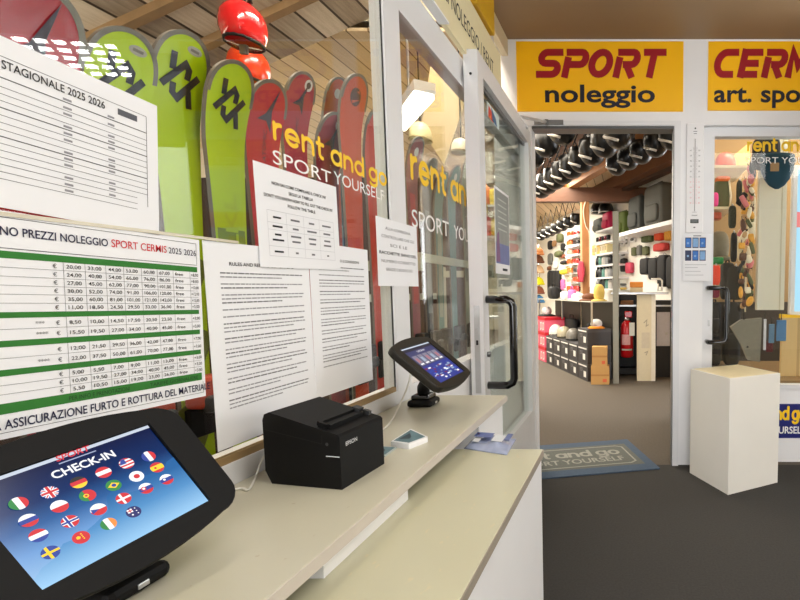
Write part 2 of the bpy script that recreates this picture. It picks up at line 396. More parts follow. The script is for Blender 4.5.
# --- facade with the doorway
D0, D1, DT = at(534, 250, 'Y', FY).x, at(672.5, 250, 'Y', FY).x, at(600, 130, 'Y', FY).z
C0, C1 = at(674, 250, 'Y', FY).x, at(703, 250, 'Y', FY).x
f = MB()
f.box(-.86, D0-.02, FY, FY+.10, 0, DT+.02, paint)                       # jamb side
f.box(-.86, 3.6, FY, FY+.10, DT+.03, 2.80, paint)                       # above
f.box(D1+.02, C1, FY, FY+.16, 0, DT+.03, paint)                         # column between door and window
struct('wall_front', f)
struct('wall_front_gable', MB().box(RX, -.66, FY+.1, FY+.16, 2.82, 3.34, creamwall))
lowz = at(790, 389, 'Y', WY).z
struct('wall_front_low', MB().box(C1, 3.6, WY+.005, WY+.10, 0, lowz, paint))
d = MB()
d.box(D0-.02, D0, FY-.012, FY+.09, 0, DT+.02, alu).box(D0-.05, D0-.02, FY-.02, FY+.0, 0, DT+.05, alu)
d.box(D1, D1+.006, FY-.012, FY+.09, 0, DT+.02, greymetal).box(D1+.006, D1+.02, FY-.012, FY+.09, 0, DT+.02, alu).box(D1+.006, D1+.045, FY-.02, FY+.0, 0, DT+.05, alu)
d.box(D0, D1, FY-.012, FY+.09, DT+.004, DT+.02, mat('dark header metal', (92, 94, 96), .4, .5)).box(D0-.02, D1+.006, FY-.02, FY, DT+.02, DT+.05, alu)
d2 = struct('door_2', d)
sp = at(672, 318, 'Y', FY)
MB().box(D1-.003, D1+.001, FY+.0, FY+.03, sp.z-.12, sp.z+.12, blackg).build('strike_plate', d2, recenter=False)

# --- open glass door leaf standing against the glazed wall
LX0, LX1, LY0, LY1 = -.672, -.615, 2.0, 3.03
t = MB()
t.box(LX0, LX1, LY0, LY0+.075, .012, 2.115, alu).box(LX0, LX1, LY1-.075, LY1, .012, 2.115, alu)
t.box(LX0, LX1, LY0+.075, LY1-.075, 2.035, 2.115, alu)
t.box(LX0, LX1, LY0+.075, LY1-.075, .012, .40, alu)
d1 = struct('door_1', t)
MB().box(-.648, -.640, LY0+.075, LY1-.075, .40, 2.035, GL2).build('pane', d1, recenter=False)
g = MB()
for x in (-.6505, -.6395):
    g.box(x, x+.002, LY0+.075, LY0+.082, .40, 2.035, greymetal).box(x, x+.002, LY0+.082, LY1-.075, 2.015, 2.035, greymetal)
g.build('gasket', d1, recenter=False)
h = MB()
zb, zt = .745, 1.115
h.tube([(LX1, 2.045, zt), (LX1+.085, 2.045, zt), (LX1+.105, 2.045, zt-.012), (LX1+.112, 2.045, zt-.03), (LX1+.112, 2.045, zb+.03), (LX1+.105, 2.045, zb+.012), (LX1+.085, 2.045, zb), (LX1, 2.045, zb)], .017, blackg, 12)
h.build('handle', d1, recenter=False)
k = MB(); k.box(-.655, -.632, LY0-.002, LY0, .72, 1.09, steel).box(-.650, -.637, LY0-.006, LY0-.002, .97, 1.0, steel).box(-.648, -.639, LY0-.0032, LY0-.002, .925, .945, gasket)
k.build('lock_plate', d1, recenter=False)
k = MB(); k.lathe([(.012, 0), (.012, .012)], greymetal, frame((LX1, 2.045, .88), (0, 1, 0), (0, 0, 1), (1, 0, 0)), 14); k.build('lock_cylinder', d1, recenter=False)
MB().lathe([(.005, 0), (.005, .002)], gasket, frame((-.643, LY0-.0005, 2.02), (1, 0, 0), (0, 0, 1), (0, -1, 0)), 10).build('screw', d1, recenter=False)
# door closer arm
c = MB(); c.box(D0+.02, D0+.20, FY-.035, FY-.0205, DT+.024, DT+.05, greymetal)
c.tube([(D0+.10, FY-.05, DT+.03), (D0-.02, FY-.22, DT+.005), (LX1+.01, 2.9, 2.10)], .009, alu, 6)
c.lathe([(.012, 0), (.012, .03)], greymetal, frame((D0+.10, FY-.05, DT+.015), (1, 0, 0), (0, 1, 0)), 10)
c.build('closer_arm', d2, recenter=False)

# --- closed glass door on the far side (shop window)
z0w = lowz
X0 = C1+.002; XG = at(713, 250, 'Y', WY).x; WT = at(750, 137, 'Y', WY).z; W0 = .02
t = MB().box(X0, XG, WY-.012, WY+.05, z0w, DT+.05, alu).box(XG, 2.4, WY-.012, WY+.05, WT, DT+.05, alu).box(2.4, 2.5, WY-.012, WY+.05, z0w, DT+.05, alu)
t.box(XG, 2.4, WY-.012, WY+.05, z0w, z0w+.03, alu)
w3 = struct('window_3', t)
MB().box(XG, 2.4, WY+.012, WY+.018, z0w+.03, WT, GL).build('pane', w3, recenter=False)
MB().box(X0-.003, X0, WY-.013, WY-.011, z0w, DT+.05, gasket).build('gasket', w3, recenter=False)
zt = at(706, 288, 'Y', WY).z; zb = at(706, 341, 'Y', WY).z; xm = (X0+XG)/2; xh = at(727, 300, 'Y', WY-.08).x
MB().tube([(xm, WY-.012, zt), (xm, WY-.075, zt), (xm+.01, WY-.085, zt), (xh-.03, WY-.085, zt), (xh-.008, WY-.085, zt-.008), (xh, WY-.085, zt-.03), (xh, WY-.085, zb+.03), (xh-.008, WY-.085, zb+.008), (xh-.03, WY-.085, zb), (xm+.01, WY-.085, zb), (xm, WY-.075, zb), (xm, WY-.012, zb)], .015, blackg, 12).build('handle', w3, recenter=False)
MB().rbox(xm+.005, xm+.018, WY-.018, WY-.012, zb+.10, zb+.14, steel, .002).build('lock_cylinder', w3, recenter=False)
FF = lambda x, z, y=WY-.001: frame((x, y, z), (1, 0, 0), (0, 0, 1), (0, -1, 0))
p = at(748.5, 150, 'Y', WY); l = MB(); rentandgo(l, 0, 0, .05, yellowv, FF(p.x, p.z, WY+.0115), .52); l.build('lettering_yellow', w3, recenter=False)
p = at(746, 163, 'Y', WY); l = MB(); l.text('SPORT YOURSELF', 0, 0, .042, whitev, FF(p.x, p.z, WY+.0115), width=.56); l.build('lettering_white', w3, recenter=False)

# --- shop beyond the doorway: its display wall runs off at an angle
WD = Vector((-.48, 1, 0)).normalized()              # along the wall, away from the camera
WN = Vector((-WD.y, WD.x, 0)); WN = WN if WN.y < 0 else -WN  # towards the aisle
WP = Vector((.55, 6.6, 0))
p0 = WP-WD*1.0; p1 = WP+WD*8.5
w = MB(); q = -WN*.1
w.hexa([p0, p1, p1+q, p0+q, p0+Vector((0, 0, 2.8)), p1+Vector((0, 0, 2.8)), p1+q+Vector((0, 0, 2.8)), p0+q+Vector((0, 0, 2.8))], mat('white display wall', (240, 236, 226), .6, var=.03))
struct('wall_shop', w)
struct('wall_shop_far', MB().box(-5, -2.0, 14, 14.1, 0, 2.8, creamwall))
struct('wall_shop_near', MB().box(-5.1, -5, FY, 14, 0, 2.8, creamwall))
struct('ceiling_shop', MB().box(-5, 3.6, FY+.1, 14, 2.80, 2.86, shopceil))
struct('wall_display_back', MB().box(C1+.05, 2.5, FY+1.2, FY+1.26, 0, 2.8, mat('tan display wall', (176, 144, 100), .6, var=.08, scale=4)))
def beam_along(px, py, pz, z, h, wid, n, m, L=5):
    p = at(px, py, 'Z', z); e = Vector((WD.y, -WD.x, 0)); a = p-WD*1.6; b = p+WD*L; s = e*wid/2; k = Vector((0, 0, h))
    struct(n, MB().hexa([a-s, a+s, b+s, b-s, a-s+k, a+s+k, b+s+k, b-s+k], m))
beam_along(640, 178, 0, 2.64, .16, .17, 'trim_41', brownwood, 2.0)
beam_along(655, 178, 0, 2.60, .16, .10, 'trim_42', darkwood, 1.7)
beam_along(600, 172, 0, 2.64, .16, .12, 'trim_43', oak, 2.4)
beam_along(553, 160, 0, 2.66, .14, .18, 'trim_44', brownwood, 4)
a = at(535, 202, 'Y', 7.2); b = at(641, 188, 'Y', 7.2)
struct('beam_tie', MB().box(a.x-1.5, b.x+.1, 7.15, 7.3, a.z, b.z, brownwood))

# ================================================================ COUNTER
ZS, ZL = .825, .775
XS = at(507, 395, 'Z', ZS).x; YE = 1.49
t = thing('raised_shelf', 'raised cream counter ledge with white edge under the price sheets', 'counter', (-.54, .8, 0))
def local(o, mb, name): return mb.build(name, o, loc=-Vector(o.location), recenter=False)
b = MB(); b.rbox(-.676, XS, .05, YE, ZS-.018, ZS, slabtop, .0015, 1); local(t, b, 'worktop')
b = MB(); b.box(XS-.0004, XS+.0016, .05, YE, ZS-.0176, ZS-.0006, edgegrey); local(t, b, 'edge_strip')
b = MB(); b.box(-.455, -.405, .605, .845, ZL+.0005, ZS-.018, paint); b.lathe([(.003, 0), (.003, .001)], gasket, frame((-.42, .604, .79), (1, 0, 0), (0, 0, 1), (0, -1, 0)), 8); local(t, b, 'spacer_block')
b = MB(); b.box(-.47, XS-.012, 1.245, YE-.01, 0, ZS-.018, paint).box(-.676, -.66, .1, YE-.01, .0, ZS-.018, paint); local(t, b, 'support_panel')
XF = at(543, 449, 'Z', ZL).x; YF = at(543, 449, 'Z', ZL).y
t = thing('counter', 'lower cream counter with white front panel beside the dark floor', 'counter', (-.4, .6, 0))
b = MB(); b.rbox(-.60, XF, .0, YF, ZL-.016, ZL, lowtop, .0015, 1); local(t, b, 'worktop')
b = MB(); b.box(XF, XF+.0018, .0, YF, ZL-.016, ZL-.001, edgebrown); local(t, b, 'edge_strip')
b = MB(); b.box(XF-.022, XF-.004, .0, YF-.002, 0, ZL-.016, paint).box(-.58, XF-.022, YF-.02, YF-.002, 0, ZL-.016, paint); local(t, b, 'front_panel')

# ================================================================ SHEETS ON THE GLASS
SX = -.679
def yz(px, py, x=SX): p = at(px, py, 'X', x); return p.y, p.z
def sheet(name, label, cat, ytr, ztr, wdt, hgt, tilt, x=SX, group=None, thick=.0008):
    fr = frame((x, ytr, ztr), (0, math.cos(tilt), math.sin(tilt)), (0, -math.sin(tilt), math.cos(tilt)))
    b = MB(); I = Matrix()
    b.box(-wdt, 0, -hgt, 0, -thick, 0, paper)
    return b, I, fr
def finish(b, name, label, cat, fr, group=None):
    return tag(b.build(name, fr=fr), label, cat, group)
def wordline(b, I, u0, u1, v, h, m, seed, gap=.0035):
    r = random.Random(seed); u = u0
    while u < u1-.004:
        w = min(r.uniform(.004, .016), u1-u); b.rect(u, v, u+w, v+h, m, I); u += w+gap*.45
# --- season price sheet
b, I, fr = sheet('', '', '', *yz(157, 106), .30, .185, -.062)
Yr = yz(157, 106)[0]
b.text('STAGIONALE 2025 2026', yz(6, 84)[0]-Yr-.001, -.0345, .0095, ink, I, bold=.008, width=yz(107, 109)[0]-yz(6, 84)[0])
u_ = yz(119, 113)[0]-Yr; b.rect(u_, -.0345, yz(138, 117)[0]-Yr, -.0265, mat('grey stamp', (90, 92, 100), .8, var=0), I)
def line(u0, v0, u1, v1, w=.0007, m=lineink): 
    d = Vector((u1-u0, v1-v0)).normalized(); n = Vector((-d.y, d.x))*w/2
    b.poly([(u0+n.x, v0+n.y), (u0-n.x, v0-n.y), (u1-n.x, v1-n.y), (u1+n.x, v1+n.y)], m, I, .0003)
line(-.28, -.022, -.016, -.022); line(-.016, -.022, -.016, -.148)
for k, v in enumerate([-.045, -.055, -.0625, -.070, -.0775, -.0855, -.0935, -.101, -.1085, -.116, -.1235, -.131, -.1385, -.1465, -.154]):
    line(-.28, v, -.016 if k < 12 else -.03, v, .0012 if k in (0, 4, 8) else .0006)
    for q, u in enumerate((-.190, -.115, -.066)):
        if (k*7+q*3) % 4: b.rect(u, v+.0020, u+(.012, .009, .008)[q], v+.0046, mat('rules ink', (150, 150, 156), .8, var=0), I)
finish(b, 'notice_sheet', 'white season rental sheet headed STAGIONALE 2025 2026, topmost on the glass', 'sheet', fr)
# --- price list
b, I, fr = sheet('', '', '', *yz(199, 240), .42, .247, -.030)
U = lambda px: 326.0/(631-px)-.7546
b.rect(-.415, -.0405, -.006, -.0397, lineink, I); b.rect(-.415, -.0065, -.006, -.0072, lineink, I); b.rect(-.0066, -.0405, -.006, -.0065, lineink, I)
b.text('SPORT CERMIS', U(110), -.026, .0105, redink, I, width=U(165.5)-U(110), bold=.004)
b.text('2025 2026', U(167.5), -.026, .0092, blueink, I, width=U(195)-U(167.5))
b.text('LISTINO PREZZI NOLEGGIO', U(106.5), -.026, .0098, blueink, I, width=.128, align='R', bold=.012)
bars = [(-.0430, -.0510), (-.1095, -.1160), (-.1405, -.1475), (-.1720, -.1790), (-.2085, -.2200)]
for v1, v0 in bars: b.rect(-.415, v0, -.006, v1, greenink, I)
cols = [60, 82, 103, 121, 139, 155, 171, 188]
prices = ['20,00 33,00 44,00 53,00 60,00 67,00 free +8,00', '24,00 40,00 54,00 66,00 76,00 86,00 free +8,00', '27,00 45,00 62,00 77,00 90,00 101,00 free +10,00', '30,00 52,00 74,00 91,00 106,00 120,00 free +12,00', '35,00 60,00 81,00 101,00 121,00 142,00 free +15,00', '11,00 18,50 24,50 29,50 33,00 36,00 free +3,00',
          '8,50 10,00 14,50 17,50 20,50 23,50 free +3,00', '15,50 19,50 27,00 34,00 40,00 45,00 free +5,00', '12,00 21,50 29,50 36,00 42,00 47,00 free +7,00', '22,00 37,50 50,00 61,00 70,00 77,00 free +7,00', '5,00 5,50 7,00 9,00 11,00 13,00 free +3,00', '10,00 19,50 27,00 34,00 40,00 45,00 free +3,00', '5,50 10,50 15,00 19,00 23,00 26,00 free +3,00']
r_ = 0
for j in range(4):
    top, bot = bars[j][1], bars[j+1][0]; n = (6, 2, 2, 3)[j]; st = (top-bot)/n
    for i in range(n):
        v = top-st*(i+1)
        if i < n-1: b.rect(-.415, v-.0002, -.006, v+.0002, lineink, I)
        b.text('€', U(49), v+st*.25, .0050, ink, I)
        if j in (1, 2) and (j, i) != (2, 0): b.text('*'*(3+i), U(28), v+st*.25, .005, ink, I, width=.0085+.003*i)
        for px, s in zip(cols, prices[r_].split()):
            b.text(s, U(px)+.0028 if px < 188 else U(px)+.0012, v+st*.28, .0047, ink, I, width=(.0155*(len(s)/5 if len(s) < 6 else 1.08) if px < 171 else .013 if px < 188 else .0125), bold=.004)
        r_ += 1
    for px in cols: b.rect(U(px)-.0002, bot, U(px)+.0002, top, lineink, I)
b.text('PER INFO E PRENOTAZIONI', U(58), -.2172, .0055, mat('dark green ink', (18, 60, 18), .8, var=0), I, width=.07); b.text('TARIFFE GIORNALIERE', U(142), -.2172, .0055, MATS['dark green ink'], I, width=.075)
b.text('LA ASSICURAZIONE FURTO E ROTTURA DEL MATERIALE', U(203), -.2365, .0105, blueink, I, width=.268, align='R', bold=.012)
b.rect(-.415, -.2405, -.004, -.2399, lineink, I); b.rect(-.0046, -.2405, -.004, -.2225, lineink, I)
finish(b, 'price_list', 'price table sheet with green bars headed LISTINO PREZZI NOLEGGIO', 'sheet', fr)
# --- a golden strip along the top of the price list
b = MB(); y0, z0 = yz(199, 240); b.box(SX-.0005, SX+.0012, .3, y0+.075, z0+.0015, z0+.006, mat('clear strip edge', (196, 186, 160), .25, var=.05)); tag(b.build('holder_strip'), 'thin cream holder strip along the top of the green price table', 'strip')
# --- two rules sheets
def rules(ytr, ztr, wdt, hgt, tilt, title, label, seed, x, nl):
    global b
    b, I, fr = sheet('', '', '', ytr, ztr, wdt, hgt, tilt, x)
    b.text(title, -wdt/2, -.038 if nl > 30 else -.034, .0062, ink, I, width=wdt*.62, align='C', bold=.01)
    v = -.052; k = 0; r = random.Random(seed)
    while k < nl and v > -hgt+.06:
        n = r.choice((1, 2, 2, 3))
        for i in range(n):
            wordline(b, I, -wdt+.028, -.022-(r.uniform(.02, .12)*wdt*3 if i == n-1 and n > 1 else 0), v, .0022, mat('rules ink', (150, 150, 156), .8, var=0) if k % 3 else greyink, seed*100+k, .003); v -= .0066; k += 1
        v -= .0052
    return finish(b, 'rules_sheet', label, 'sheet', fr, 'rental rules sheets on the glass')
y1, z1 = yz(308.5, 251.5); y0, z0 = yz(203, 240)
rules(y1, z1, y1-y0, .345, math.atan2(z1-z0, y1-y0), 'RULES AND RENTAL CONDITIONS', 'white rules sheet beside the green price table, behind the printer', 3, SX-.0012, 44)
y2, z2 = yz(367.5, 250)
rules(y2, z2, y2-y1-.002, .338, 0.0, 'REGOLAMENTO E CONDIZIONI', 'white rules sheet hanging nearest the window post', 5, SX-.0004, 44)
# --- form help sheet
y0, z0 = yz(253, 160, SX+.002); y1, z1 = yz(336, 187, SX+.002)
b, I, fr = sheet('', '', '', y1, z1, y1-y0, .190, math.atan2(z1-z0, y1-y0), SX+.002); wd = y1-y0
for k, (s, wf) in enumerate([('NON SAI COME COMPILARE IL CHECK IN?', .66), ('SEGUI LA TABELLA', .30), ('DON\'T YOU KNOW HOW TO FILL OUT THE CHECK IN?', .84), ('FOLLOW THE TABLE', .34)]):
    b.text(s, -wd/2, -.034-.0125*k, .0062, ink, I, width=wd*wf, align='C', bold=.014)
tb = -.083; ht = .085; gl = mat('pale ink', (186, 188, 194), .8, var=0)
for k in range(5): u = -wd*.9+wd*.82*k/4; b.rect(u-.0003, tb-ht, u+.0003, tb, gl, I)
for v in (0, -.26, -.42, -.78, -1): b.rect(-wd*.9, tb+v*ht-.0003, -wd*.08, tb+v*ht+.0003, gl, I)
for k in range(4):
    for j, v in enumerate((-.16, -.36, -.54, -.66, -.92)):
        u = -wd*.9+wd*.82*(k+.5)/4; w = (.021, .026, .017, .03, .024)[(j+k) % 5]*(1 if j != 4 or k == 0 else .4); b.rect(u-w/2, tb+v*ht, u+w/2, tb+v*ht+.0036, ink if k == 0 else greyink, I)
finish(b, 'help_sheet', 'white sheet with a small table below the words SPORT, overlapping both rules sheets', 'sheet', fr)
# --- notice across the window post
y0, z0 = yz(376, 221, SX+.0045); y1, z1 = yz(416.5, 227.5, SX+.0045); hh = z1-yz(417, 286.5, SX+.0045)[1]
b, I, fr = sheet('', '', '', y1, z1, y1-y0, hh, 0, SX+.0045); wd = y1-y0
for k, (s, wf, bo) in enumerate([('ALLA CONSEGNA', .62, 0), ('CONTROLLARE CHE GLI', .80, 0), ('SCI E LE', .42, 0), ('RACCHETTE SIANO DEL', .92, .014), ('NUMERO CORRETTO', .84, 0), ('GRAZIE E BUONO SCI', .66, 0)]):
    b.text(s, -wd/2, -.030-.0225*k, .0085, ink if bo else greyink, I, width=wd*wf, align='C', bold=bo)
finish(b, 'notice_sheet', 'small white typed notice taped across the window post', 'sheet', fr)

# ================================================================ TABLETS
def em(name, c, s=1.0): return mat(name, c, emit=s)
eW, eR, eB, eG, eY, eK, eO = em('screen white', (245, 245, 245)), em('screen red', (205, 28, 44)), em('screen blue', (28, 60, 150)), em('screen green', (30, 130, 60)), em('screen yellow', (250, 205, 40)), em('screen black', (12, 12, 14)), em('screen orange', (245, 140, 60))
eS = em('screen sky blue', (60, 90, 190)); eDR = em('screen maroon', (120, 22, 60))
def screenmat(name, stops, axis=1, lo=0, hi=1):
    m = bpy.data.materials.new(name); m.use_nodes = True; nt = m.node_tree; N = nt.nodes.new; K = nt.links.new
    bs = nt.nodes['Principled BSDF']; bs.inputs['Base Color'].default_value = (0, 0, 0, 1); bs.inputs['Roughness'].default_value = .15
    tc = N('ShaderNodeTexCoord'); s = N('ShaderNodeSeparateXYZ'); K(tc.outputs['Object'], s.inputs[0])
    mr = N('ShaderNodeMapRange'); mr.inputs['From Min'].default_value = lo; mr.inputs['From Max'].default_value = hi; K(s.outputs[axis], mr.inputs[0])
    r = N('ShaderNodeValToRGB'); K(mr.outputs[0], r.inputs[0])
    while len(r.color_ramp.elements) < len(stops): r.color_ramp.elements.new(.5)
    for e, (p, c) in zip(r.color_ramp.elements, stops): e.position = p; e.color = lin(c)
    K(r.outputs[0], bs.inputs['Emission Color']); bs.inputs['Emission Strength'].default_value = 1.0
    MATS[name] = m; return m
def flag(b, u, v, r, kind, I):
    n = 28; C = [(u+r*math.cos(2*math.pi*i/n), v+r*math.sin(2*math.pi*i/n)) for i in range(n)]
    def band(x0, x1, y0, y1, m, lift=.0006): b.poly([(min(max(x, u+x0*r), u+x1*r), min(max(y, v+y0*r), v+y1*r)) for x, y in C], m, I, lift)
    def V(*ms):
        for i, m in enumerate(ms): band(-1+2*i/len(ms), -1+2*(i+1)/len(ms), -1, 1, m)
    def H(*ms):
        for i, m in enumerate(ms): band(-1, 1, 1-2*(i+1)/len(ms), 1-2*i/len(ms), m)
    def cross(bg, *cs):
        band(-1, 1, -1, 1, bg)
        for k, (m, w, cx) in enumerate(cs): band(-1, 1, -w, w, m, .0008+k*.0002); band(cx-w, cx+w, -1, 1, m, .0008+k*.0002)
    def diag(m, w, lift):
        for s in (1, -1): b.ribbon([(u-.68*r, v-.68*s*r), (u+.68*r, v+.68*s*r)], w*r, m, I, lift, round_=False)
    k = kind
    if k == 'it': V(eG, eW, eR)
    elif k == 'fr': V(eB, eW, eR)
    elif k == 'ie': V(eG, eW, eO)
    elif k == 'de': H(eK, eR, eY)
    elif k == 'at': H(eR, eW, eR)
    elif k == 'ru': H(eW, eB, eR)
    elif k == 'pl': H(eW, eR)
    elif k == 'nl': H(eR, eW, eB)
    elif k == 'es': band(-1, 1, .45, 1, eR); band(-1, 1, -.45, .45, eY); band(-1, 1, -1, -.45, eR); b.disc(u-.3*r, v, r*.2, eR, I, .0008, 10)
    elif k in ('sk', 'si'): H(eW, eB, eR); b.disc(u-.35*r, v+.1*r, r*.36, eR if k == 'sk' else eB, I, .0009, 12); b.disc(u-.35*r, v+.1*r, r*.2, eW, I, .0011, 10)
    elif k == 'jp': band(-1, 1, -1, 1, eW); b.disc(u, v, r*.42, eR, I, .0009)
    elif k == 'br': band(-1, 1, -1, 1, eG); b.poly([(u-.8*r, v), (u, v-.55*r), (u+.8*r, v), (u, v+.55*r)], eY, I, .0008); b.disc(u, v, r*.3, eB, I, .001, 14)
    elif k == 'pt': band(-1, -.2, -1, 1, eG); band(-.2, 1, -1, 1, eR); b.disc(u-.2*r, v, r*.34, eY, I, .0009, 14); b.disc(u-.2*r, v, r*.18, eR, I, .0011, 12)
    elif k == 'cz': H(eW, eR); b.poly([(u-.9*r, v+.4*r), (u-.9*r, v-.4*r), (u+.1*r, v)], eB, I, .0009); 
    elif k == 'no': cross(eR, (eW, .26, -.25), (eB, .14, -.25))
    elif k == 'dk': cross(eR, (eW, .16, -.2))
    elif k == 'se': cross(eB, (eY, .17, -.2))
    elif k == 'uk': band(-1, 1, -1, 1, eB); diag(eW, .36, .0007); diag(eR, .14, .0008); cross_ = [(eW, .3), (eR, .17)]; [(band(-1, 1, -w, w, m, .0009+.0002*i), band(-w, w, -1, 1, m, .0009+.0002*i)) for i, (m, w) in enumerate(cross_)]
    elif k == 'us':
        H(eR, eW, eR, eW, eR, eW, eR); b.poly([(u-.98*r, v), (u, v), (u, v+.96*r), (u-.5*r, v+.85*r)], eB, I, .0009)
    elif k == 'cn': band(-1, 1, -1, 1, eR); b.disc(u-.3*r, v+.1*r, r*.28, eY, I, .0009, 5); [b.disc(u+.2*r, v+(.5-.28*i)*r, r*.1, eY, I, .0009, 6) for i in range(4)]
    elif k == 'au': band(-1, 1, -1, 1, em('screen navy', (24, 30, 100))); b.rect(u-.7*r, v+.05*r, u, v+.7*r, eW, I, .0008); b.rect(u-.7*r, v+.3*r, u, v+.45*r, eR, I, .001); b.rect(u-.42*r, v+.05*r, u-.28*r, v+.7*r, eR, I, .001); [b.disc(u+.4*r, v+y*r, r*.1, eW, I, .0009, 6) for y in (.5, 0, -.5)]; b.disc(u-.35*r, v-.4*r, r*.15, eW, I, .0009, 6)
def rrect(w, h, r, bulge=0, n=6):
    """rounded outline whose long sides bow outward by bulge"""
    pts = []
    for cx, cy, a in ((w/2-r, h/2-r, 0), (-w/2+r, h/2-r, 90), (-w/2+r, -h/2+r, 180), (w/2-r, -h/2+r, 270)):
        pts += [(cx+r*math.cos(R(a+90*i/n)), cy+r*math.sin(R(a+90*i/n))) for i in range(n+1)]
    out = []
    for i, p in enumerate(pts):
        out.append(p); q = pts[(i+1) % len(pts)]
        L = math.hypot(q[0]-p[0], q[1]-p[1])
        if L > .5*min(w, h):
            for k in range(1, 10):
                t = k/10; x = p[0]+(q[0]-p[0])*t; y = p[1]+(q[1]-p[1])*t; s = 1-(2*t-1)**2
                if abs(q[0]-p[0]) > abs(q[1]-p[1]): y += math.copysign(bulge*s, y)
                else: x += math.copysign(bulge*s*.0, x)
                out.append((x, y))
    return out
def ringface(b, outer, inner_w, inner_h, z, m):
    """flat frame between an outline and a rectangular opening"""
    n = len(outer); inn = []
    for x, y in outer:
        k = max(abs(x)/(inner_w/2), abs(y)/(inner_h/2)); inn.append((x/k, y/k))
    b.add([(x, y, z) for x, y in outer]+[(x, y, z) for x, y in inn], [(i, (i+1) % n, n+(i+1) % n, n+i) for i in range(n)], m)
    b.add([(x, y, z) for x, y in inn]+[(x, y, z-.004) for x, y in inn], [(i, (i+1) % n, n+(i+1) % n, n+i) for i in range(n)], m)
    return inn
def tablet(label, fr, sw, sh, cw, ch, bulge, base, big, casem):
    root = thing('tablet_kiosk', label, 'tablet', (base[0], base[1], ZS))
    inv = lambda o: o
    M = Matrix.Translation(-Vector(root.location)) @ fr
    # case
    b = MB(); ol = rrect(cw, ch, .028 if big else .020, bulge); n = len(ol)
    sc = lambda k: [(x*k, y*k) for x, y in ol]
    lay = [(sc(.93), -.020), (sc(.985), -.016), (sc(1), -.008), (sc(1), -.002), (sc(.985), .002)]
    vs = []; fs = []
    for o2, z in lay: vs += [(x, y, z) for x, y in o2]
    for k in range(len(lay)-1):
        for i in range(n): fs.append((k*n+i, k*n+(i+1) % n, (k+1)*n+(i+1) % n, (k+1)*n+i))
    fs.append(list(range(n))[::-1]); b.add(vs, fs, casem)
    ringface(b, sc(.985), sw+.002, sh+.002, .002, casem)
    c = b.build('case', root, recenter=False); c.matrix_local = M
    b = MB(); I = Matrix()
    if big:
        sky = screenmat('check-in picture', [(0, (150, 190, 225)), (.3, (104, 150, 204)), (.5, (44, 92, 150)), (.68, (14, 46, 98)), (1, (8, 20, 62))], 1, -sh/2, sh/2)
        b.add([(-sw/2, -sh/2, -.0015), (sw/2, -sh/2, -.0015), (sw/2, sh/2, -.0015), (-sw/2, sh/2, -.0015)], [(0, 1, 2, 3)], sky)
        I = Matrix.Translation((0, 0, -.0013))
        hill = screenmat('mountain picture', [(0, (150, 196, 232)), (.55, (84, 142, 194)), (1, (44, 100, 158))], 1, -sh/2, -sh*.02)
        top = [(-.5, -.36), (-.44, -.30), (-.38, -.31), (-.30, -.20), (-.22, -.21), (-.12, -.18), (-.02, -.10), (.02, .0), (.07, .03), (.12, -.03), (.2, -.05), (.26, .03), (.33, .05), (.38, .02), (.44, .08), (.5, .10)]
        b.poly([(-sw/2, -sh/2), (sw/2, -sh/2)]+[(x*sw, (y-.03+.02*math.sin(x*30))*sh) for x, y in top[::-1]], hill, I, .0002)
        b.rect(-sw/2, sh/2-.0035, sw/2, sh/2, em('status bar', (190, 200, 214)), I, .0002)
        loc = lambda px, py: fr.inverted() @ onplane(px, py, fr.translation, fr.to_3x3().col[2])
        FL = [('it', 19, 503), ('uk', 50, 492), ('de', 79, 482), ('at', 104, 472), ('us', 127, 463), ('fr', 149, 456), ('ru', 29, 520), ('pl', 60, 506), ('pt', 88, 495), ('br', 114, 485), ('jp', 137, 476), ('es', 157.5, 467), ('nl', 39, 535), ('no', 70.5, 521), ('cz', 99, 509), ('dk', 124, 498), ('sk', 146.5, 488), ('si', 167, 479), ('se', 51, 552), ('cn', 81.5, 537), ('ie', 109, 523.5), ('au', 134, 511.5)]
        for k, px, py in FL: q = loc(px, py); flag(b, q.x, q.y, .0064, k, I)
        q0, q1 = loc(53, 477), loc(117, 456)
        b.text('CHECK-IN', q0.x, (q0.y+q1.y)/2-.001, .0085, eW, I, width=q1.x-q0.x, bold=.02, lift=.0008)
        q0, q1 = loc(57, 461), loc(93, 448)
        b.text('SPORT', q0.x, (q0.y+q1.y)/2-.0008, .0062, eR, I, width=(q1.x-q0.x)*.96, bold=.02, lift=.0008, shear=.25)
        b.rect(q0.x, (q0.y+q1.y)/2-.0042, q1.x+.001, (q0.y+q1.y)/2-.003, em('small print', (150, 160, 190)), I, .0006)
    else:
        b.add([(-sw/2, -sh/2, -.0015), (sw/2, -sh/2, -.0015), (sw/2, sh/2, -.0015), (-sw/2, sh/2, -.0015)], [(0, 1, 2, 3)], em('form background', (62, 64, 110), .8))
        I = Matrix.Translation((0, 0, -.0013)); g = random.Random(2)
        b.rect(-sw/2, sh/2-.013, sw/2, sh/2-.004, em('title bar', (30, 30, 50)), I, .0002); b.rect(-sw/2, sh/2-.004, sw/2, sh/2, em('status bar', (190, 200, 214)), I, .0002)
        b.text('CHECK-IN', 0, sh/2-.022, .006, eW, I, align='C', lift=.0006)
        for i in range(5):
            u = -sw*.42+i*sw*.175; b.rect(u, sh*.0, u+sw*.145, sh*.27, em('card grey', (128, 124, 140)), I, .0003); b.rect(u+.004, sh*.08, u+sw*.1, sh*.2, em(('card rose', 'card ice')[i % 2], ((170, 110, 120), (150, 170, 190))[i % 2]), I, .0005); b.rect(u+.003, sh*.02, u+sw*.12, sh*.05, eW, I, .0005)
        b.rect(-sw/2, -sh/2, sw/2, -sh*.03, em('panel blue', (44, 58, 150), .8), I, .0002)
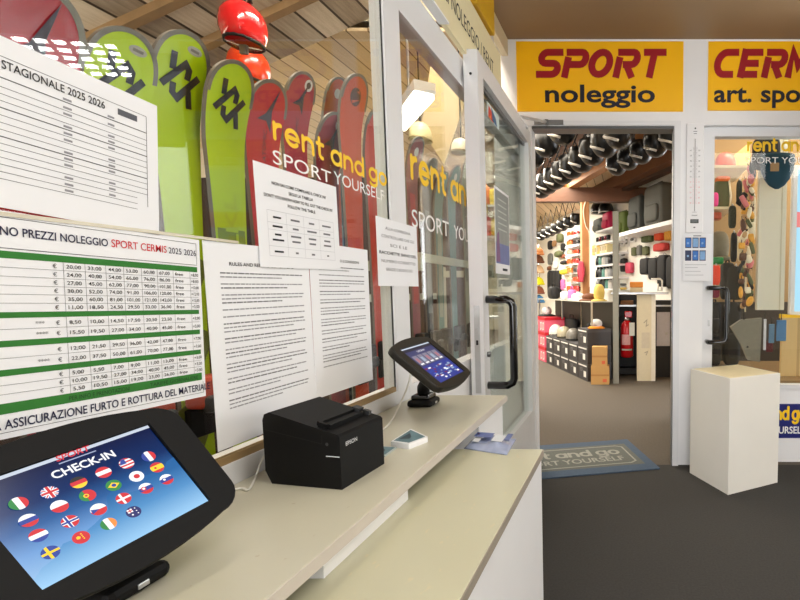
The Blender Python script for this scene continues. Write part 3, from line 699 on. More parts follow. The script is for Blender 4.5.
        for i in range(64):
            u = g.uniform(-.46, .38)*sw; v = g.uniform(-.46, -.1)*sh; b.rect(u, v, u+g.uniform(.004, .016), v+g.uniform(.002, .006), g.choice((eW, eS, eDR, em('card ice', (150, 170, 190)), eB)), I, .0004+.00001*i)
    s = b.build('screen', root, recenter=False); s.matrix_local = M
    # neck and foot
    o = Vector(root.location); tgt = fr @ Vector((0.0, -.01, -.02))-o
    b = MB(); b.tube([(0, 0, .02), (0, 0, .05), tgt*.55+Vector((0, 0, .02)), tgt], .017, black, 12); b.build('neck', root, recenter=False)
    b = MB(); b.rbox(-.035, .035, -.035, .035, 0, .020, black, .008); b.rbox(-.026, .026, -.028, .028, .018, .034, blackg, .006); b.rbox(.0345, .0365, -.006, .006, .006, .012, steel, .0008); b.build('foot', root, recenter=False)
    b = MB(); b.rbox(-.028, .028, -.04, .04, -.040, -.017, black, .008); m_ = b.build('mount_plate', root, recenter=False); m_.matrix_local = M
    return root
fr1 = frame((-.5565, .4896, .9387), (.1606, .9799, .1184), (-.5731, -.0051, .8193))
p = at(112, 592, 'Z', ZS)
tablet('large black tablet in the corner showing CHECK-IN and rows of round flags', fr1, .150, .1141, .219, .154, .011, (p.x, p.y), True, black)
fr2 = frame((-.5094, 1.2293, .9719), (.0379, .9989, .0278), (-.7638, .0110, .6451))
p = at(424, 405, 'Z', ZS)
tablet('small black tablet on a swivel foot near the window post', fr2, .150, .125, .205, .160, .010, (p.x, p.y), False, mat('brown black plastic', (36, 33, 27), .5, spec=.25))
# cable of the far tablet and of the printer
b = MB(); q = [at(411, 371, 'Y', 1.36), at(408, 385, 'X', -.63), at(402, 400, 'X', -.62), at(393, 418, 'Z', ZS+.004), at(386, 427, 'Z', ZS+.003), at(378, 432, 'Z', ZS+.003)]
def smooth(q, n=8):
    q = [Vector(x) for x in q]; out = []
    for i in range(len(q)-1):
        p0, p1, p2, p3 = q[max(i-1, 0)], q[i], q[i+1], q[min(i+2, len(q)-1)]
        for k in range(n):
            t = k/n; out.append(.5*((2*p1)+(p2-p0)*t+(2*p0-5*p1+4*p2-p3)*t*t+(3*p1-p0-3*p2+p3)*t**3))
    return out+[q[-1]]
cablem = mat('white cable', (226, 224, 214), .5)
b.tube(smooth(q), .0022, cablem, 8); tag(b.build('cable'), 'white cable running from the small tablet to the ledge', 'cable')
b = MB(); b.tube(smooth([at(268, 452, 'X', -.655), at(262, 460, 'X', -.66), at(256, 476, 'Z', ZS+.003), at(249, 489, 'Z', ZS+.003), at(241, 488, 'Z', ZS+.003), at(225, 492, 'Z', ZS+.003)]), .0018, cablem, 8); tag(b.build('cable'), 'thin white cable lying between the printer and the large tablet', 'cable')

# ================================================================ RECEIPT PRINTER
A0 = at(342, 490, 'Z', ZS); A0.z = 0
rot = R(11); dx = Vector((-math.cos(rot), math.sin(rot), 0)); dy = Vector((math.sin(rot)*.35, math.cos(rot), 0)).normalized()
PL, PD = .150, .121; hB, hA = .092, .124
t = thing('receipt_printer', 'black receipt printer on the ledge in front of the rules sheets', 'printer', (A0.x, A0.y, ZS))
pp = lambda u, v, z: dx*u+dy*v+Vector((0, 0, z))     # u away from the front, v along the front
b = MB(); hu = lambda u: hB+(hA-hB)*min(1, u/PL)
prof = [(0, .0), (PL-.012, 0), (PL, .022), (PL, hA-.014), (PL-.004, hA-.004), (PL-.014, hA), (.004, hB+.0005), (0, hB-.003)]
n = len(prof); vs = [pp(u, 0, z) for u, z in prof]+[pp(u, PD, z) for u, z in prof]
b.add(vs, [list(range(n))[::-1], list(range(n, 2*n))]+[(i, (i+1) % n, n+(i+1) % n, n+i) for i in range(n)], black)
b.build('body', t, recenter=False)
fs = frame(pp(0, 0, 0), -dx, (0, 0, 1), -dy)    # near side face, x towards the front
g = MB()
g.ribbon([(-PL+.004, hA-.030), (-.034, hB-.016), (-.033, hB-.001)], .0014, rubber, fs, .0006, False)
g.build('lid_seam', t, recenter=False)
g = MB(); g.rect(-.027, hB-.037, -.001, hB-.0355, mat('light bar', (225, 230, 235), .3, var=0), fs, .0007); g.build('status_light', t, recenter=False)
g = MB(); g.disc(-.024, hB-.016, .003, mat('dim indicator', (44, 44, 46), .3, var=0), fs, .0008, 12); g.build('button', t, recenter=False)
ff = frame(pp(0, 0, 0), dy, (0, 0, 1), -dx)
g = MB(); g.text('EPSON', .014, hB-.022, .0072, mat('silver lettering', (200, 202, 206), .4, var=0), ff, width=.030, bold=.02); g.build('brand_lettering', t, recenter=False)
sl = (hA-hB)/PL; ft = frame(pp(.0, 0, hB), dx+Vector((0, 0, sl)), dy)
g = MB(); bx = [Vector((u, v, 0)) for u, v in ((.028, .012), (.042, .012), (.042, PD-.020), (.028, PD-.020))]
top = frame(pp(0, 0, hB+.002), dx+Vector((0, 0, sl)), dy, -(dx+Vector((0, 0, sl))).cross(dy))
def tb(g, u0, u1, v0, v1, z0, z1, m): g.hexa([top @ Vector((u, v, z)) for z in (z0, z1) for u, v in ((u0, v0), (u1, v0), (u1, v1), (u0, v1))], m)
tb(g, .046, .052, .010, PD-.022, -.002, .006, black); tb(g, .026, .030, .010, PD-.022, -.002, .006, black); tb(g, .030, .046, .006, .012, -.002, .007, black); tb(g, .030, .046, .012, PD-.022, -.002, .0006, rubber)
g.build('paper_slot', t, recenter=False)
g = MB(); tb(g, .036, .052, PD-.022, PD-.008, -.002, .009, darkgrey); tb(g, .020, .034, PD-.014, PD-.006, -.002, .006, darkgrey); g.build('lid_latch', t, recenter=False)

# ================================================================ SMALL THINGS ON THE COUNTER
teal = mat('teal card', (92, 122, 130), .5, var=.25, scale=60)
def slabbox(name, label, cat, corners, z, h, mside, mtop, topname):
    q = [at(x, y, 'Z', z) for x, y in corners]
    up = Vector((0, 0, h)); b = MB(); b.hexa(q+[v+up for v in q], mside)
    c = sum(q, Vector())/4
    t = thing(name, label, cat, (c.x, c.y, z)); b.v = [v-Vector(t.location) for v in b.v]; b.build('card_block' if h > .008 else 'card', t, recenter=False)
    b = MB(); e = [c+(v-c)*.86+up+Vector((0, 0, .0006)) for v in q]; b.add([v-Vector(t.location) for v in e], [(0, 1, 2, 3)], mtop); 
    u0 = e[0]-c; w = [c-Vector(t.location)+up+Vector((0, 0, .0010))+(e[i]-up-c)*k+(e[(i+2) % 4]-up-c)*.0 for i, k in ((0, .7), (1, .3), (2, .1), (3, .5))]
    b.add(w, [(0, 1, 2, 3)], mat('dark teal print', (40, 62, 72), .5, var=.2)); b.build('printed_face', t, recenter=False); return t
slabbox('card_box', 'small white block of cards with teal top by the small tablet', 'box', [(391, 447), (409, 449.5), (428, 442), (411, 434)], ZS, .012, paint, teal, 'x')
slabbox('business_card', 'flat teal card lying against the printer beside the white card block', 'card', [(372, 456), (385, 457), (397, 448.5), (383, 447.5)], ZS, .003, mat('card edge', (190, 200, 200), .5), teal, 'x')
# bag of leaflets
film = mat('blue grey wrapper', (150, 160, 188), .25, var=.3, scale=25, coat=.4)
t = thing('leaflet_pack', 'crumpled blue and grey wrapped leaflets at the end of the lower counter', 'leaflet', at(492, 447, 'Z', ZL))
o = Vector(t.location); q = [at(x, y, 'Z', ZL)-o for x, y in ((464, 449), (507, 455.5), (516, 440), (476, 437))]
b = MB(); n = 12; vs = []; fs = []; rr = random.Random(4)
for k in range(2):
    for i in range(n+1):
        for j in range(n+1):
            u, v = i/n, j/n; p = (q[0]*(1-u)+q[1]*u)*(1-v)+(q[3]*(1-u)+q[2]*u)*v
            e = min(1, 5*min(u, 1-u, v, 1-v)); z = .0005 if k == 0 else .002+e*(.007+.004*math.sin(u*9+v*4)+.003*math.sin(v*13-u*5))
            vs.append(p+Vector((0, 0, z+(rr.uniform(0, .0012) if k else 0))))
N1 = (n+1)**2
for k in range(2):
    for i in range(n):
        for j in range(n):
            a = k*N1+i*(n+1)+j; f4 = (a, a+n+1, a+n+2, a+1); fs.append(f4 if k else f4[::-1])
rim = [i*(n+1) for i in range(n+1)]+[n*(n+1)+j for j in range(1, n+1)]+[i*(n+1)+n for i in range(n-1, -1, -1)]+[j for j in range(n-1, 0, -1)]
for i, a in enumerate(rim): c = rim[(i+1) % len(rim)]; fs.append((a, c, c+N1, a+N1))
b.add(vs, fs, film, True); b.build('wrapper', t, recenter=False)
b = MB()
def lf(u, v): return (q[0]*(1-u)+q[1]*u)*(1-v)+(q[3]*(1-u)+q[2]*u)*v+Vector((0, 0, .0162))
for (u0, u1, v0, v1, m) in ((.08, .5, .55, .9, mat('leaflet blue', (88, 104, 160), .4)), (.55, .8, .35, .8, mat('leaflet pale', (206, 210, 216), .4)), (.82, .95, .5, .95, MATS['leaflet blue']), (.15, .3, .15, .4, mat('leaflet pale', (206, 210, 216), .4)), (.12, .17, .7, .82, mat('leaflet red', (190, 90, 100), .4))):
    b.hexa([lf(u0, v0), lf(u1, v0), lf(u1, v1), lf(u0, v1)]+[lf(*s)+Vector((0, 0, .0008)) for s in ((u0, v0), (u1, v0), (u1, v1), (u0, v1))], m)
b.build('leaflets', t, recenter=False)

# ================================================================ SIGNS AND NOTICES ON THE FACADE
def signplate(name, label, x0, y0, x1, y1, word, wx, wadv, sub, sx0, sx1):
    a, c = at(x0, y0, 'Y', FY-.006), at(x1, y1, 'Y', FY-.006)
    t = thing(name, label, 'sign', ((a.x+c.x)/2, FY-.004, c.z)); o = Vector(t.location)
    b = MB(); b.box(a.x-o.x, c.x-o.x, -.004, .004, 0, a.z-o.z, signyel); b.build('plate', t, recenter=False)
    X = lambda px: at(px, 90, 'Y', FY-.008).x-o.x; Z = lambda py: at(600, py, 'Y', FY-.008).z-o.z
    fr = frame((0, -.0045, 0), (1, 0, 0), (0, 0, 1), (0, -1, 0))
    b = MB(); k = (X(wx+wadv)-X(wx)); sportsign(b, word, X(wx), Z(78), Z(49)-Z(78), k, signred, fr); b.build('red_lettering', t, recenter=False)
    b = MB(); h = (Z(84)-Z(102)); b.text(sub, X(sx0), Z(102), h, navy, fr, width=X(sx1)-X(sx0), bold=.022, lift=.0015); b.build('navy_lettering', t, recenter=False)
signplate('shop_sign', 'yellow sign reading SPORT noleggio above the open doorway', 516, 41.5, 683, 111.5, 'SPORT', 536, 25.6, 'noleggio', 545, 655)
signplate('shop_sign', 'yellow sign reading CERMIS art. sport above the closed glass door', 708.5, 41.5, 858, 110.5, 'CERMIS', 713, 24, 'art. sport', 714, 822)
# low navy sign under the window
a, c = at(726, 404, 'Y', WY), at(806, 438, 'Y', WY)
t = thing('low_sign', 'navy plate reading rent and go on the white wall beside the pedestal', 'sign', ((a.x+c.x)/2, WY+.002, c.z)); o = Vector(t.location)
MB().box(a.x-o.x, c.x-o.x, -.003, .003, 0, a.z-o.z, navyplate).build('plate', t, recenter=False)
fr = frame((0, -.0034, 0), (1, 0, 0), (0, 0, 1), (0, -1, 0)); hz = a.z-o.z
b = MB(); rentandgo(b, c.x-o.x-.43, hz*.56, hz*.235, yellowv, fr, .42); b.build('yellow_lettering', t, recenter=False)
b = MB(); b.text('SPORT YOURSELF', c.x-o.x-.445, hz*.14, hz*.21, whitev, fr, width=.435, bold=.02, lift=.001); b.build('white_lettering', t, recenter=False)
# thermometer board
a, c = at(686.5, 124, 'Y', FY), at(702.5, 233, 'Y', FY)
t = thing('thermometer', 'tall white wall thermometer on the column beside the doorway', 'thermometer', ((a.x+c.x)/2, FY, c.z)); o = Vector(t.location)
wz = a.z-c.z; wx = (c.x-a.x)/2
MB().rbox(-wx, wx, -.012, 0, 0, wz, paint, .004).build('board', t, recenter=False)
fr = frame((0, -.0122, 0), (1, 0, 0), (0, 0, 1), (0, -1, 0)); b = MB(); pk = mat('pink ink', (226, 140, 150), .8, var=0)
for i in range(11):
    z = wz*(.27+.048*i); m = pk if i < 5 else greyink
    for s in (-1, 1): b.text(str(abs(i*10-40)), s*.026, z, .009, m, fr, align='C')
    for k in range(4): b.rect(-.014, z+k*.0075, -.005, z+k*.0075+.0012, m, fr); b.rect(.005, z+k*.0075, .014, z+k*.0075+.0012, m, fr)
b.disc(0, wz*.955, .005, ink, fr); b.rect(-.012, wz*.925, .012, wz*.93, greyink, fr); b.rect(-.01, wz*.905, .01, wz*.91, greyink, fr); b.rect(-.018, wz*.16, .018, wz*.165, greyink, fr); b.rect(-.014, wz*.19, .014, wz*.193, greyink, fr); b.rect(-.006, wz*.045, .006, wz*.055, ink, fr)
b.build('scale', t, recenter=False)
MB().tube([(0, -.013, wz*.2), (0, -.013, wz*.86)], .0025, mat('glass tube', (190, 186, 188), .2), 8).build('tube', t, recenter=False)
b = MB(); b.box(-.026, .026, -.016, -.011, wz*.09, wz*.125, gasket); b.box(-.021, .021, -.0165, -.016, wz*.095, wz*.12, mat('grey display', (96, 100, 98), .3, var=0)); b.build('display', t, recenter=False)
# picture notice under it
a, c = at(683, 234, 'Y', FY), at(711, 281, 'Y', FY)
t = thing('picture_notice', 'white paper with six small blue pictures below the thermometer', 'notice', ((a.x+c.x)/2, FY-.013, c.z)); o = Vector(t.location); wx = (c.x-a.x)/2; wz = a.z-c.z
MB().box(-wx, wx, -.001, 0, 0, wz, paper).build('paper', t, recenter=False)
fr = frame((0, -.0012, 0), (1, 0, 0), (0, 0, 1), (0, -1, 0)); b = MB(); bl = [mat('photo blue', (36, 110, 196), .5, var=.3, scale=40), mat('photo navy', (22, 40, 84), .5, var=.3, scale=40), mat('photo pale blue', (124, 168, 216), .5, var=.3, scale=40)]
for r_ in range(2):
    for k in range(3): u = -wx*.86+k*wx*.5; v = wz*(.70-.27*r_); b.rect(u, v, u+wx*.44, v+wz*.22, bl[1], fr); b.rect(u+.004, v+.006, u+wx*.44-.004, v+wz*.22-.006, bl[(k*2+r_) % 3 if (k+r_) % 2 else 0], fr, .0008); b.disc(u+wx*.2, v+wz*.1, .007, bl[2], fr, .001)
b.rect(-wx*.3, wz*.945, wx*.25, wz*.965, greyink, fr)
for k, (w_, v) in enumerate(((1.5, .34), (.9, .28), (1.1, .2), (1.3, .12))): b.rect(-wx*.86, wz*v, -wx*.86+wx*w_, wz*v+.0035, mat('pale ink', (186, 188, 194), .8, var=0), fr)
b.build('pictures', t, recenter=False)
# long notice board over the transom
a = at(416, 4, 'X', -.655); zlo, zhi = 2.095, 2.335
t = thing('transom_board', 'long cream board with dark lettering over the glazed wall', 'sign', (-.665, 2.0, zlo)); o = Vector(t.location)
MB().box(-.012, .008, -.52, .52, 0, zhi-zlo, mat('cream board', (236, 226, 186), .5, var=.04)).build('board', t, recenter=False)
fr = frame((.0082, 0, 0), (0, 1, 0), (0, 0, 1), (1, 0, 0)); b = MB()
b.text('ARTICOLI NOLEGGIO / RENT', -.46, .085, .062, ink, fr, width=.84); b.build('lettering', t, recenter=False)
tag(MB().box(-.676, -.640, 1.47, 1.77, 2.087, 2.094, mat('bright white strip', (250, 250, 250), .4, var=0)).build('ledge_strip'), 'bright white strip under the start of the cream transom board', 'strip')
b = MB()
a = at(470, 20, 'X', -.665)
tag(MB().rbox(-.70, -.64, 2.10, 2.36, 2.345, 2.55, mat('mustard board', (206, 160, 20), .5), .004).build('display_box'), 'mustard yellow box above the cream transom board', 'box')
b = MB()
for k in range(5): b.sell((-.665, 1.80+.055*k, 2.39+.02*(k % 2)), .028, .04, .055, mat('white fleece', (240, 240, 234), .9, bump=.4), .9, 12, 8)
tag(b.build('fleece_bundle'), 'white fleece bundle lying on top of the cream transom board', 'bundle')
# posters behind the open leaf's glass
def poster(name, label, cat, px0, py0, px1, py1, art):
    a, c = at(px0, py0, 'X', -.6385), at(px1, py1, 'X', -.6385); b = MB()
    b.box(-.0005, .0005, 0, c.y-a.y, 0, a.z-c.z, paper); fr = frame((.0006, 0, 0), (0, 1, 0), (0, 0, 1), (1, 0, 0)); art(b, fr, c.y-a.y, a.z-c.z)
    return tag(b.build(name, loc=(-.6385, a.y, c.z), recenter=False), label, cat)
pg, pv, pb = mat('poster grey', (140, 146, 142), .5, var=.2, scale=20), mat('poster violet', (120, 70, 120), .5, var=.2), mat('poster blue', (92, 104, 160), .5, var=.25, scale=20)
def art1(b, fr, w, h):
    b.rect(.008, h*.36, w-.008, h-.012, pg, fr); b.rect(.008, h*.12, w-.008, h*.36, pb, fr); b.poly([(.01, h*.14), (w*.3, h*.14), (w*.24, h*.5), (w*.12, h*.46)], pv, fr, .0007)
    for k in range(6): b.rect(w*.2, h*(.52+.07*k), w*.8, h*(.535+.07*k), mat('poster pale', (190, 196, 192), .5), fr, .0007)
    b.rect(w*.45, h*.04, w*.8, h*.07, ink, fr)
poster('poster', 'grey and blue poster on the open door leaf above its handle', 'poster', 494, 185, 510, 275, art1)
def art2(b, fr, w, h):
    b.rect(0, 0, w, h, mat('sticker ice', (206, 226, 226), .4), fr); b.poly([(w*.05, 0), (w*.5, 0), (w*.4, h*.6), (w*.1, h*.85)], mat('sticker red', (214, 52, 30), .4), fr, .0007); b.poly([(w*.4, h*.1), (w*.8, 0), (w*.7, h*.5), (w*.3, h*.95)], mat('sticker blue', (24, 90, 140), .4), fr, .0009)
    b.poly([(w*.1, h*.05), (w*.3, 0), (w*.25, h*.3)], mat('sticker orange', (240, 130, 40), .4), fr, .0011)
poster('sticker', 'bright red and blue sticker high on the open door leaf', 'sticker', 487, 101, 499, 130, art2)

# ================================================================ FLOOR THINGS
# pedestal
ang = R(28); e1 = Vector((math.cos(ang), math.sin(ang), 0)); e2 = Vector((-math.sin(ang), math.cos(ang), 0)); F0 = at(728, 495, 'Z', 0)
hp = .665; q = [F0, F0+e1*.378, F0+e1*.378+e2*.375, F0+e2*.375]
t = thing('pedestal', 'white box pedestal standing on the dark floor beside the doorway', 'pedestal', F0+e1*.165+e2*.19); o = Vector(t.location)
pedw = mat('white pedestal paint', (243, 240, 232), .45, var=.03, scale=5)
b = MB(); b.hexa([v-o for v in q]+[v-o+Vector((0, 0, hp-.0)) for v in q], pedw); b.build('body', t, recenter=False)
b = MB(); c = sum(q, Vector())/4; b.hexa([c+(v-c)*.93-o+Vector((0, 0, hp)) for v in q]+[c+(v-c)*.93-o+Vector((0, 0, hp+.002)) for v in q], mat('pale wooden top', (240, 226, 186), .4, var=.05)); b.build('top_sheet', t, recenter=False)
# mat in the doorway
p0 = at(660, 468, 'Z', .008); u = Vector((-.974, -.225, 0)); v = Vector((-.34, .94, 0)).normalized()
t = thing('door_mat', 'blue grey door mat with pale lettering lying in the open doorway', 'mat', p0+u*.4+v*.3); o = Vector(t.location); o.z = 0; t.location.z = 0
mb_, mi_ = mat('blue mat', (72, 90, 112), .95, var=.25, scale=90, bump=.3), mat('grey mat field', (98, 102, 98), .95, var=.25, scale=90, bump=.3)
q = [p0, p0+v*.64, p0+v*.64+u*.80, p0+u*.80]; q = [Vector((x.x, x.y, 0))-o for x in q]
b = MB(); b.hexa([x+Vector((0, 0, .0005)) for x in q]+[x+Vector((0, 0, .008)) for x in q], mb_); b.build('pile', t, recenter=False)
fr = frame(q[3]+Vector((0, 0, .0081)), -u, v, (0, 0, 1)); skew = v.dot(-u); vy = v-(-u)*skew
fr = Matrix.Identity(4)
for i in range(3): fr[i][0] = -u[i]; fr[i][1] = v[i]; fr[i][2] = (0, 0, 1)[i]; fr[i][3] = (q[3]+Vector((0, 0, .0082)))[i]
b = MB(); b.rect(0, .10, .74, .54, mi_, fr, .0002)
pale = mat('pale mat lettering', (152, 154, 146), .95, var=.2)
b.ribbon([(-.0, .14), (.66, .14), (.70, .17), (.70, .47), (.66, .50), (0, .50)], .012, pale, fr, .0008, False)
rentandgo(b, -.10, .335, .075, pale, fr, .74); b.text('SPORT YOURSELF', -.06, .20, .085, pale, fr, width=.70, bold=.02, lift=.0009); b.build('lettering', t, recenter=False)

# ================================================================ RENTAL SKIS BEHIND THE GLASS
lime, limedark = mat('lime ski sheet', (184, 214, 0), .35, var=.03), mat('olive ski print', (112, 120, 40), .4, var=.05)
redski, crimski, plumski = mat('red ski sheet', (196, 36, 44), .3, var=.06), mat('crimson ski sheet', (176, 44, 62), .3, var=.06), mat('plum ski sheet', (150, 44, 58), .3, var=.06)
orski, orrski = mat('orange ski sheet', (206, 74, 34), .3, var=.06), mat('scarlet ski sheet', (210, 54, 34), .3, var=.06)
blkski, greyski, tealski, sageski = mat('black ski sheet', (34, 34, 38), .3, var=.1), mat('grey ski sheet', (112, 120, 120), .3, var=.1), mat('teal ski sheet', (70, 128, 122), .3, var=.08), mat('sage ski sheet', (150, 164, 148), .3, var=.08)
logok = mat('dark ski print', (32, 34, 44), .4, var=0); logow = mat('pale ski print', (226, 222, 216), .4, var=0); tipg = mat('grey tip guard', (124, 118, 108), .35, .3); edge_ = mat('pale ski edge', (120, 108, 94), .4, var=.1)
def make_ski(name, label, px, ytip, X, hw, m, art, group='rental skis standing in the rack'):
    tp = at(px, ytip, 'X', X); L = tp.z-.02
    waist = hw*.62; TR = hw*1.35
    def half(v):
        s = min(1, max(0, v/(L-TR))); w = waist+(hw-waist)*(2*s-1)**2
        if v > L-TR: w *= math.sqrt(max(0, 1-((v-(L-TR))/TR)**2.6))
        if v < .03: w *= .8+.2*v/.03
        return w
    def bend(v): return .05*max(0, (v-(L-.22))/.22)**2
    fr = frame((X, tp.y, .02), (0, 1, 0), (0, 0, 1), (1, 0, 0)); inv = fr.inverted()
    t = thing(name, label, 'ski', (X, tp.y, 0), group); M = Matrix.Translation(-Vector(t.location)) @ fr
    rows = [L*i/30 for i in range(24)]+[L*.78+(L*.22-TR)*i/24 for i in range(25)]+[L-TR+TR*(1-(1-i/14)**2) for i in range(15)]; rows = sorted(set(round(r, 4) for r in rows))
    b = MB()
    def strip(sc, z, mm, r_=rows, flip=False):
        vs = []; n = len(r_)
        for v in r_: h = max(half(v)*sc, .0005); vs += [(-h, v, z+bend(v)), (h, v, z+bend(v))]
        b.add(vs, [(2*i, 2*i+1, 2*i+3, 2*i+2) if not flip else (2*i, 2*i+2, 2*i+3, 2*i+1) for i in range(n-1)], mm); return vs
    A = strip(1, -.001, blkski, flip=True); T = strip(.94, .006, m)
    n = len(rows); vs = A+T
    b.add(vs, [(2*i, 2*n+2*i, 2*n+2*i+2, 2*i+2) for i in range(n-1)]+[(2*i+1, 2*i+3, 2*n+2*i+3, 2*n+2*i+1) for i in range(n-1)], edge_)
    k0 = len(b.v); art(b, L, hw)
    for v in b.v[k0:]: v.z += .0065+bend(v.y)
    o = b.build('body', t, recenter=False); o.matrix_local = M
    # metal guard round the tip
    b = MB(); top = [r for r in rows if r > L-TR*1.0]
    out = [(-half(v), v) for v in top]+[(half(v), v) for v in top[::-1]]
    inn = [(x*.86, L-TR+(y-(L-TR))*.90) for x, y in out]
    vs = [(x, y, .0068+bend(y)) for x, y in out+inn]; k = len(out)
    b.add(vs, [(i, i+1, k+i+1, k+i) for i in range(k-1)], tipg); o = b.build('tip_guard', t, recenter=False); o.matrix_local = M
    # binding
    zb = .86; tm_ = mat('orange red binding', (200, 70, 40), .4) if m is lime else black
    b = MB(); b.rbox(-.036, .036, zb, zb+.075, .006, .05, tm_, .01); b.rbox(-.028, .028, zb-.01, zb+.03, .04, .062, darkgrey, .008); b.rbox(-.036, .036, zb-.07, zb, .006, .02, black, .004); o = b.build('toe_binding', t, recenter=False); o.matrix_local = M
    b = MB(); b.rbox(-.034, .034, zb-.36, zb-.25, .006, .045, black, .01); b.rbox(-.022, .022, zb-.36, zb-.28, .04, .075, darkgrey, .008); b.box(-.010, .010, zb-.40, zb-.352, .02, .036, steel); o = b.build('heel_binding', t, recenter=False); o.matrix_local = M
    return t
I4 = Matrix()
def a_double_v(b, L, hw):
    c = L-hw*1.45; k = hw*.62; P_ = lambda q: [((x-245)/150*k, c+(345-y)/150*k*1.02) for x, y in q]; w = k*.34
    for q in ([(98, 432), (262, 228), (300, 262), (297, 335)], [(155, 175), (168, 300)], [(388, 285), (232, 492), (190, 460), (188, 388)], [(318, 405), (340, 540)]): b.ribbon(P_(q), w, logok, I4, .0004, False)
    b.disc(hw*.25, L-hw*.47, hw*.26, mat('grey sticker', (176, 172, 160), .5, var=0), I4, .0003, 18, ry=hw*.13); b.rect(hw*.10, L-hw*.51, hw*.40, L-hw*.43, MATS['grey tip guard'], I4, .0005)
    for k2 in range(3):
        v = L-.50-.17*k2; b.ribbon([(-hw*.62, v), (0, v-.085), (hw*.62, v)], .035, limedark, I4, .0003, False)
def a_double_v_text(b, L, hw):
    c = L-hw*1.45; k = hw*.62; P_ = lambda q: [((x-245)/150*k, c+(345-y)/150*k*1.02) for x, y in q]; w = k*.34
    for q in ([(98, 432), (262, 228), (300, 262), (297, 335)], [(155, 175), (168, 300)], [(388, 285), (232, 492), (190, 460), (188, 388)], [(318, 405), (340, 540)]): b.ribbon(P_(q), w, logok, I4, .0004, False)
    b.rect(-hw*.62, L-.9, hw*.62, L-.40, mat('dull lime print', (128, 146, 24), .4, var=.05), I4, .0002)
    fr = frame((.018, L-.58, 0), (0, 1, 0), (-1, 0, 0), (0, 0, 1))
    b.text('VÖLKL', 0, 0, .037, mat('bright lime print', (178, 204, 20), .4, var=0), fr, width=.27, bold=.03, lift=.0006)
def a_spike(sticker=True, word=True):
    def f(b, L, hw):
        c = L-hw*1.4; k = hw/140
        b.poly([(x*k, c+y*k) for x, y in ((45, 165), (28, 40), (42, -75), (0, -20), (-66, -28), (-12, 18))][::-1], mat('slate ski print', (66, 60, 74), .4, var=0), I4, .0004)
        if sticker: b.disc(hw*.28, L-hw*.50, hw*.27, logow, I4, .0003); b.disc(hw*.28, L-hw*.50, hw*.15, mat('slate ski print', (66, 60, 74), .4, var=0), I4, .0005, 14)
        if word:
            fr = frame((.008, L-.215, 0), (0, 1, 0), (-1, 0, 0), (0, 0, 1)); b.text('ATOMIC', 0, 0, .013, mat('slate ski print', (66, 60, 74), .4, var=0), fr, width=.085, lift=.0004)
    return f
def a_round(mdisc, mmark):
    def f(b, L, hw):
        c = L-hw*1.0; b.disc(0, c, hw*.40, mdisc, I4, .0004); b.ribbon([(hw*.2, c+hw*.28), (-hw*.18, c+hw*.05), (hw*.18, c-hw*.05), (-hw*.2, c-hw*.28)], hw*.13, mmark, I4, .0006, False)
    return f
def a_plain(m2):
    def f(b, L, hw):
        b.rect(-hw*.4, L-.75, hw*.4, L-.25, m2, I4, .0003); b.disc(0, L-hw*1.0, hw*.3, logow, I4, .0004, 14)
    return f
waistw = lambda hw: hw*.55
RK = [('wide dark red ski at the corner beside the lime skis', 12, -16, -.97, .072, mat('dark red ski sheet', (170, 24, 40), .25, var=.05), a_spike(False, False)),
      ('lime ski nearest the dark red ski, half hidden behind the STAGIONALE sheet', 105, 30, -1.0, .066, lime, a_double_v),
      ('middle one of the three lime skis, with two black zigzag marks', 167.5, 33, -1.03, .068, lime, a_double_v),
      ('lime ski beside the red skis with lime letters running down it', 218, 62, -1.0, .066, lime, a_double_v_text),
      ('red ski with dark spike logo next to the lime skis', 256.5, 81, -1.03, .069, redski, a_spike(False, True)),
      ('crimson ski with dark spike logo and round white sticker, behind the letter r', 290, 73, -1.04, .062, crimski, a_spike(True, True)),
      ('short plum ski with round sticker behind the letters ent', 323, 113, -1.05, .071, plumski, a_spike(True, False)),
      ('orange ski with dark round logo behind the word and', 346.5, 75, -1.0, .075, orski, a_round(mat('brown ski print', (80, 40, 30), .4, var=0), orski)),
      ('narrow orange ski tip peeking out behind the orange ski with round logo', 327, 78, -1.10, .055, orski, a_plain(orrski)),
      ('scarlet ski with white round logo beside the window post', 370, 107, -1.0, .072, orrski, a_round(logow, logok)),
      ('dark grey ski between the plum ski and the orange ski', 335, 160, -1.15, .05, blkski, a_plain(greyski)),
      ('grey tipped crimson ski just past the window post', 409, 137, -1.0, .066, mat('dull crimson ski sheet', (150, 62, 66), .3, var=.1), a_plain(redski)),
      ('black ski between the crimson ski and the teal skis', 424, 158, -1.0, .062, blkski, a_plain(greyski)),
      ('teal ski next to the black ski behind the letters SPORT', 436, 171, -1.0, .06, tealski, a_plain(sageski)),
      ('teal ski farther along, nearest the open door', 449.5, 165, -1.0, .066, tealski, a_plain(tealski)),
      ('sage grey ski standing last in the rack beside the open door', 463, 155, -1.0, .066, sageski, a_plain(greyski))]
for lb, px, yt, X, hw, m, art in RK: make_ski('rental_ski', lb, px, yt, X, hw, m, art)
t = thing('ski_rack', 'pale metal ski rack holding the rental skis behind the glass', 'rack', (-1.0, 1.8, 0)); o = Vector(t.location); rk = mat('pale rack metal', (196, 196, 176), .4, .2)
for z, x in ((1.275, -.885), (1.10, -1.20)): MB().box(x-.012, x+.012, 2.0, 3.06, z, z+.035, rk).build('rail', t, loc=-o, recenter=False)
for y in (2.01, 3.055):
    MB().box(-1.21, -1.18, y-.02, y+.02, 0, 1.3, rk).box(-1.18, -.87, y-.02, y+.02, 1.235, 1.275, rk).build('post', t, loc=-o, recenter=False)

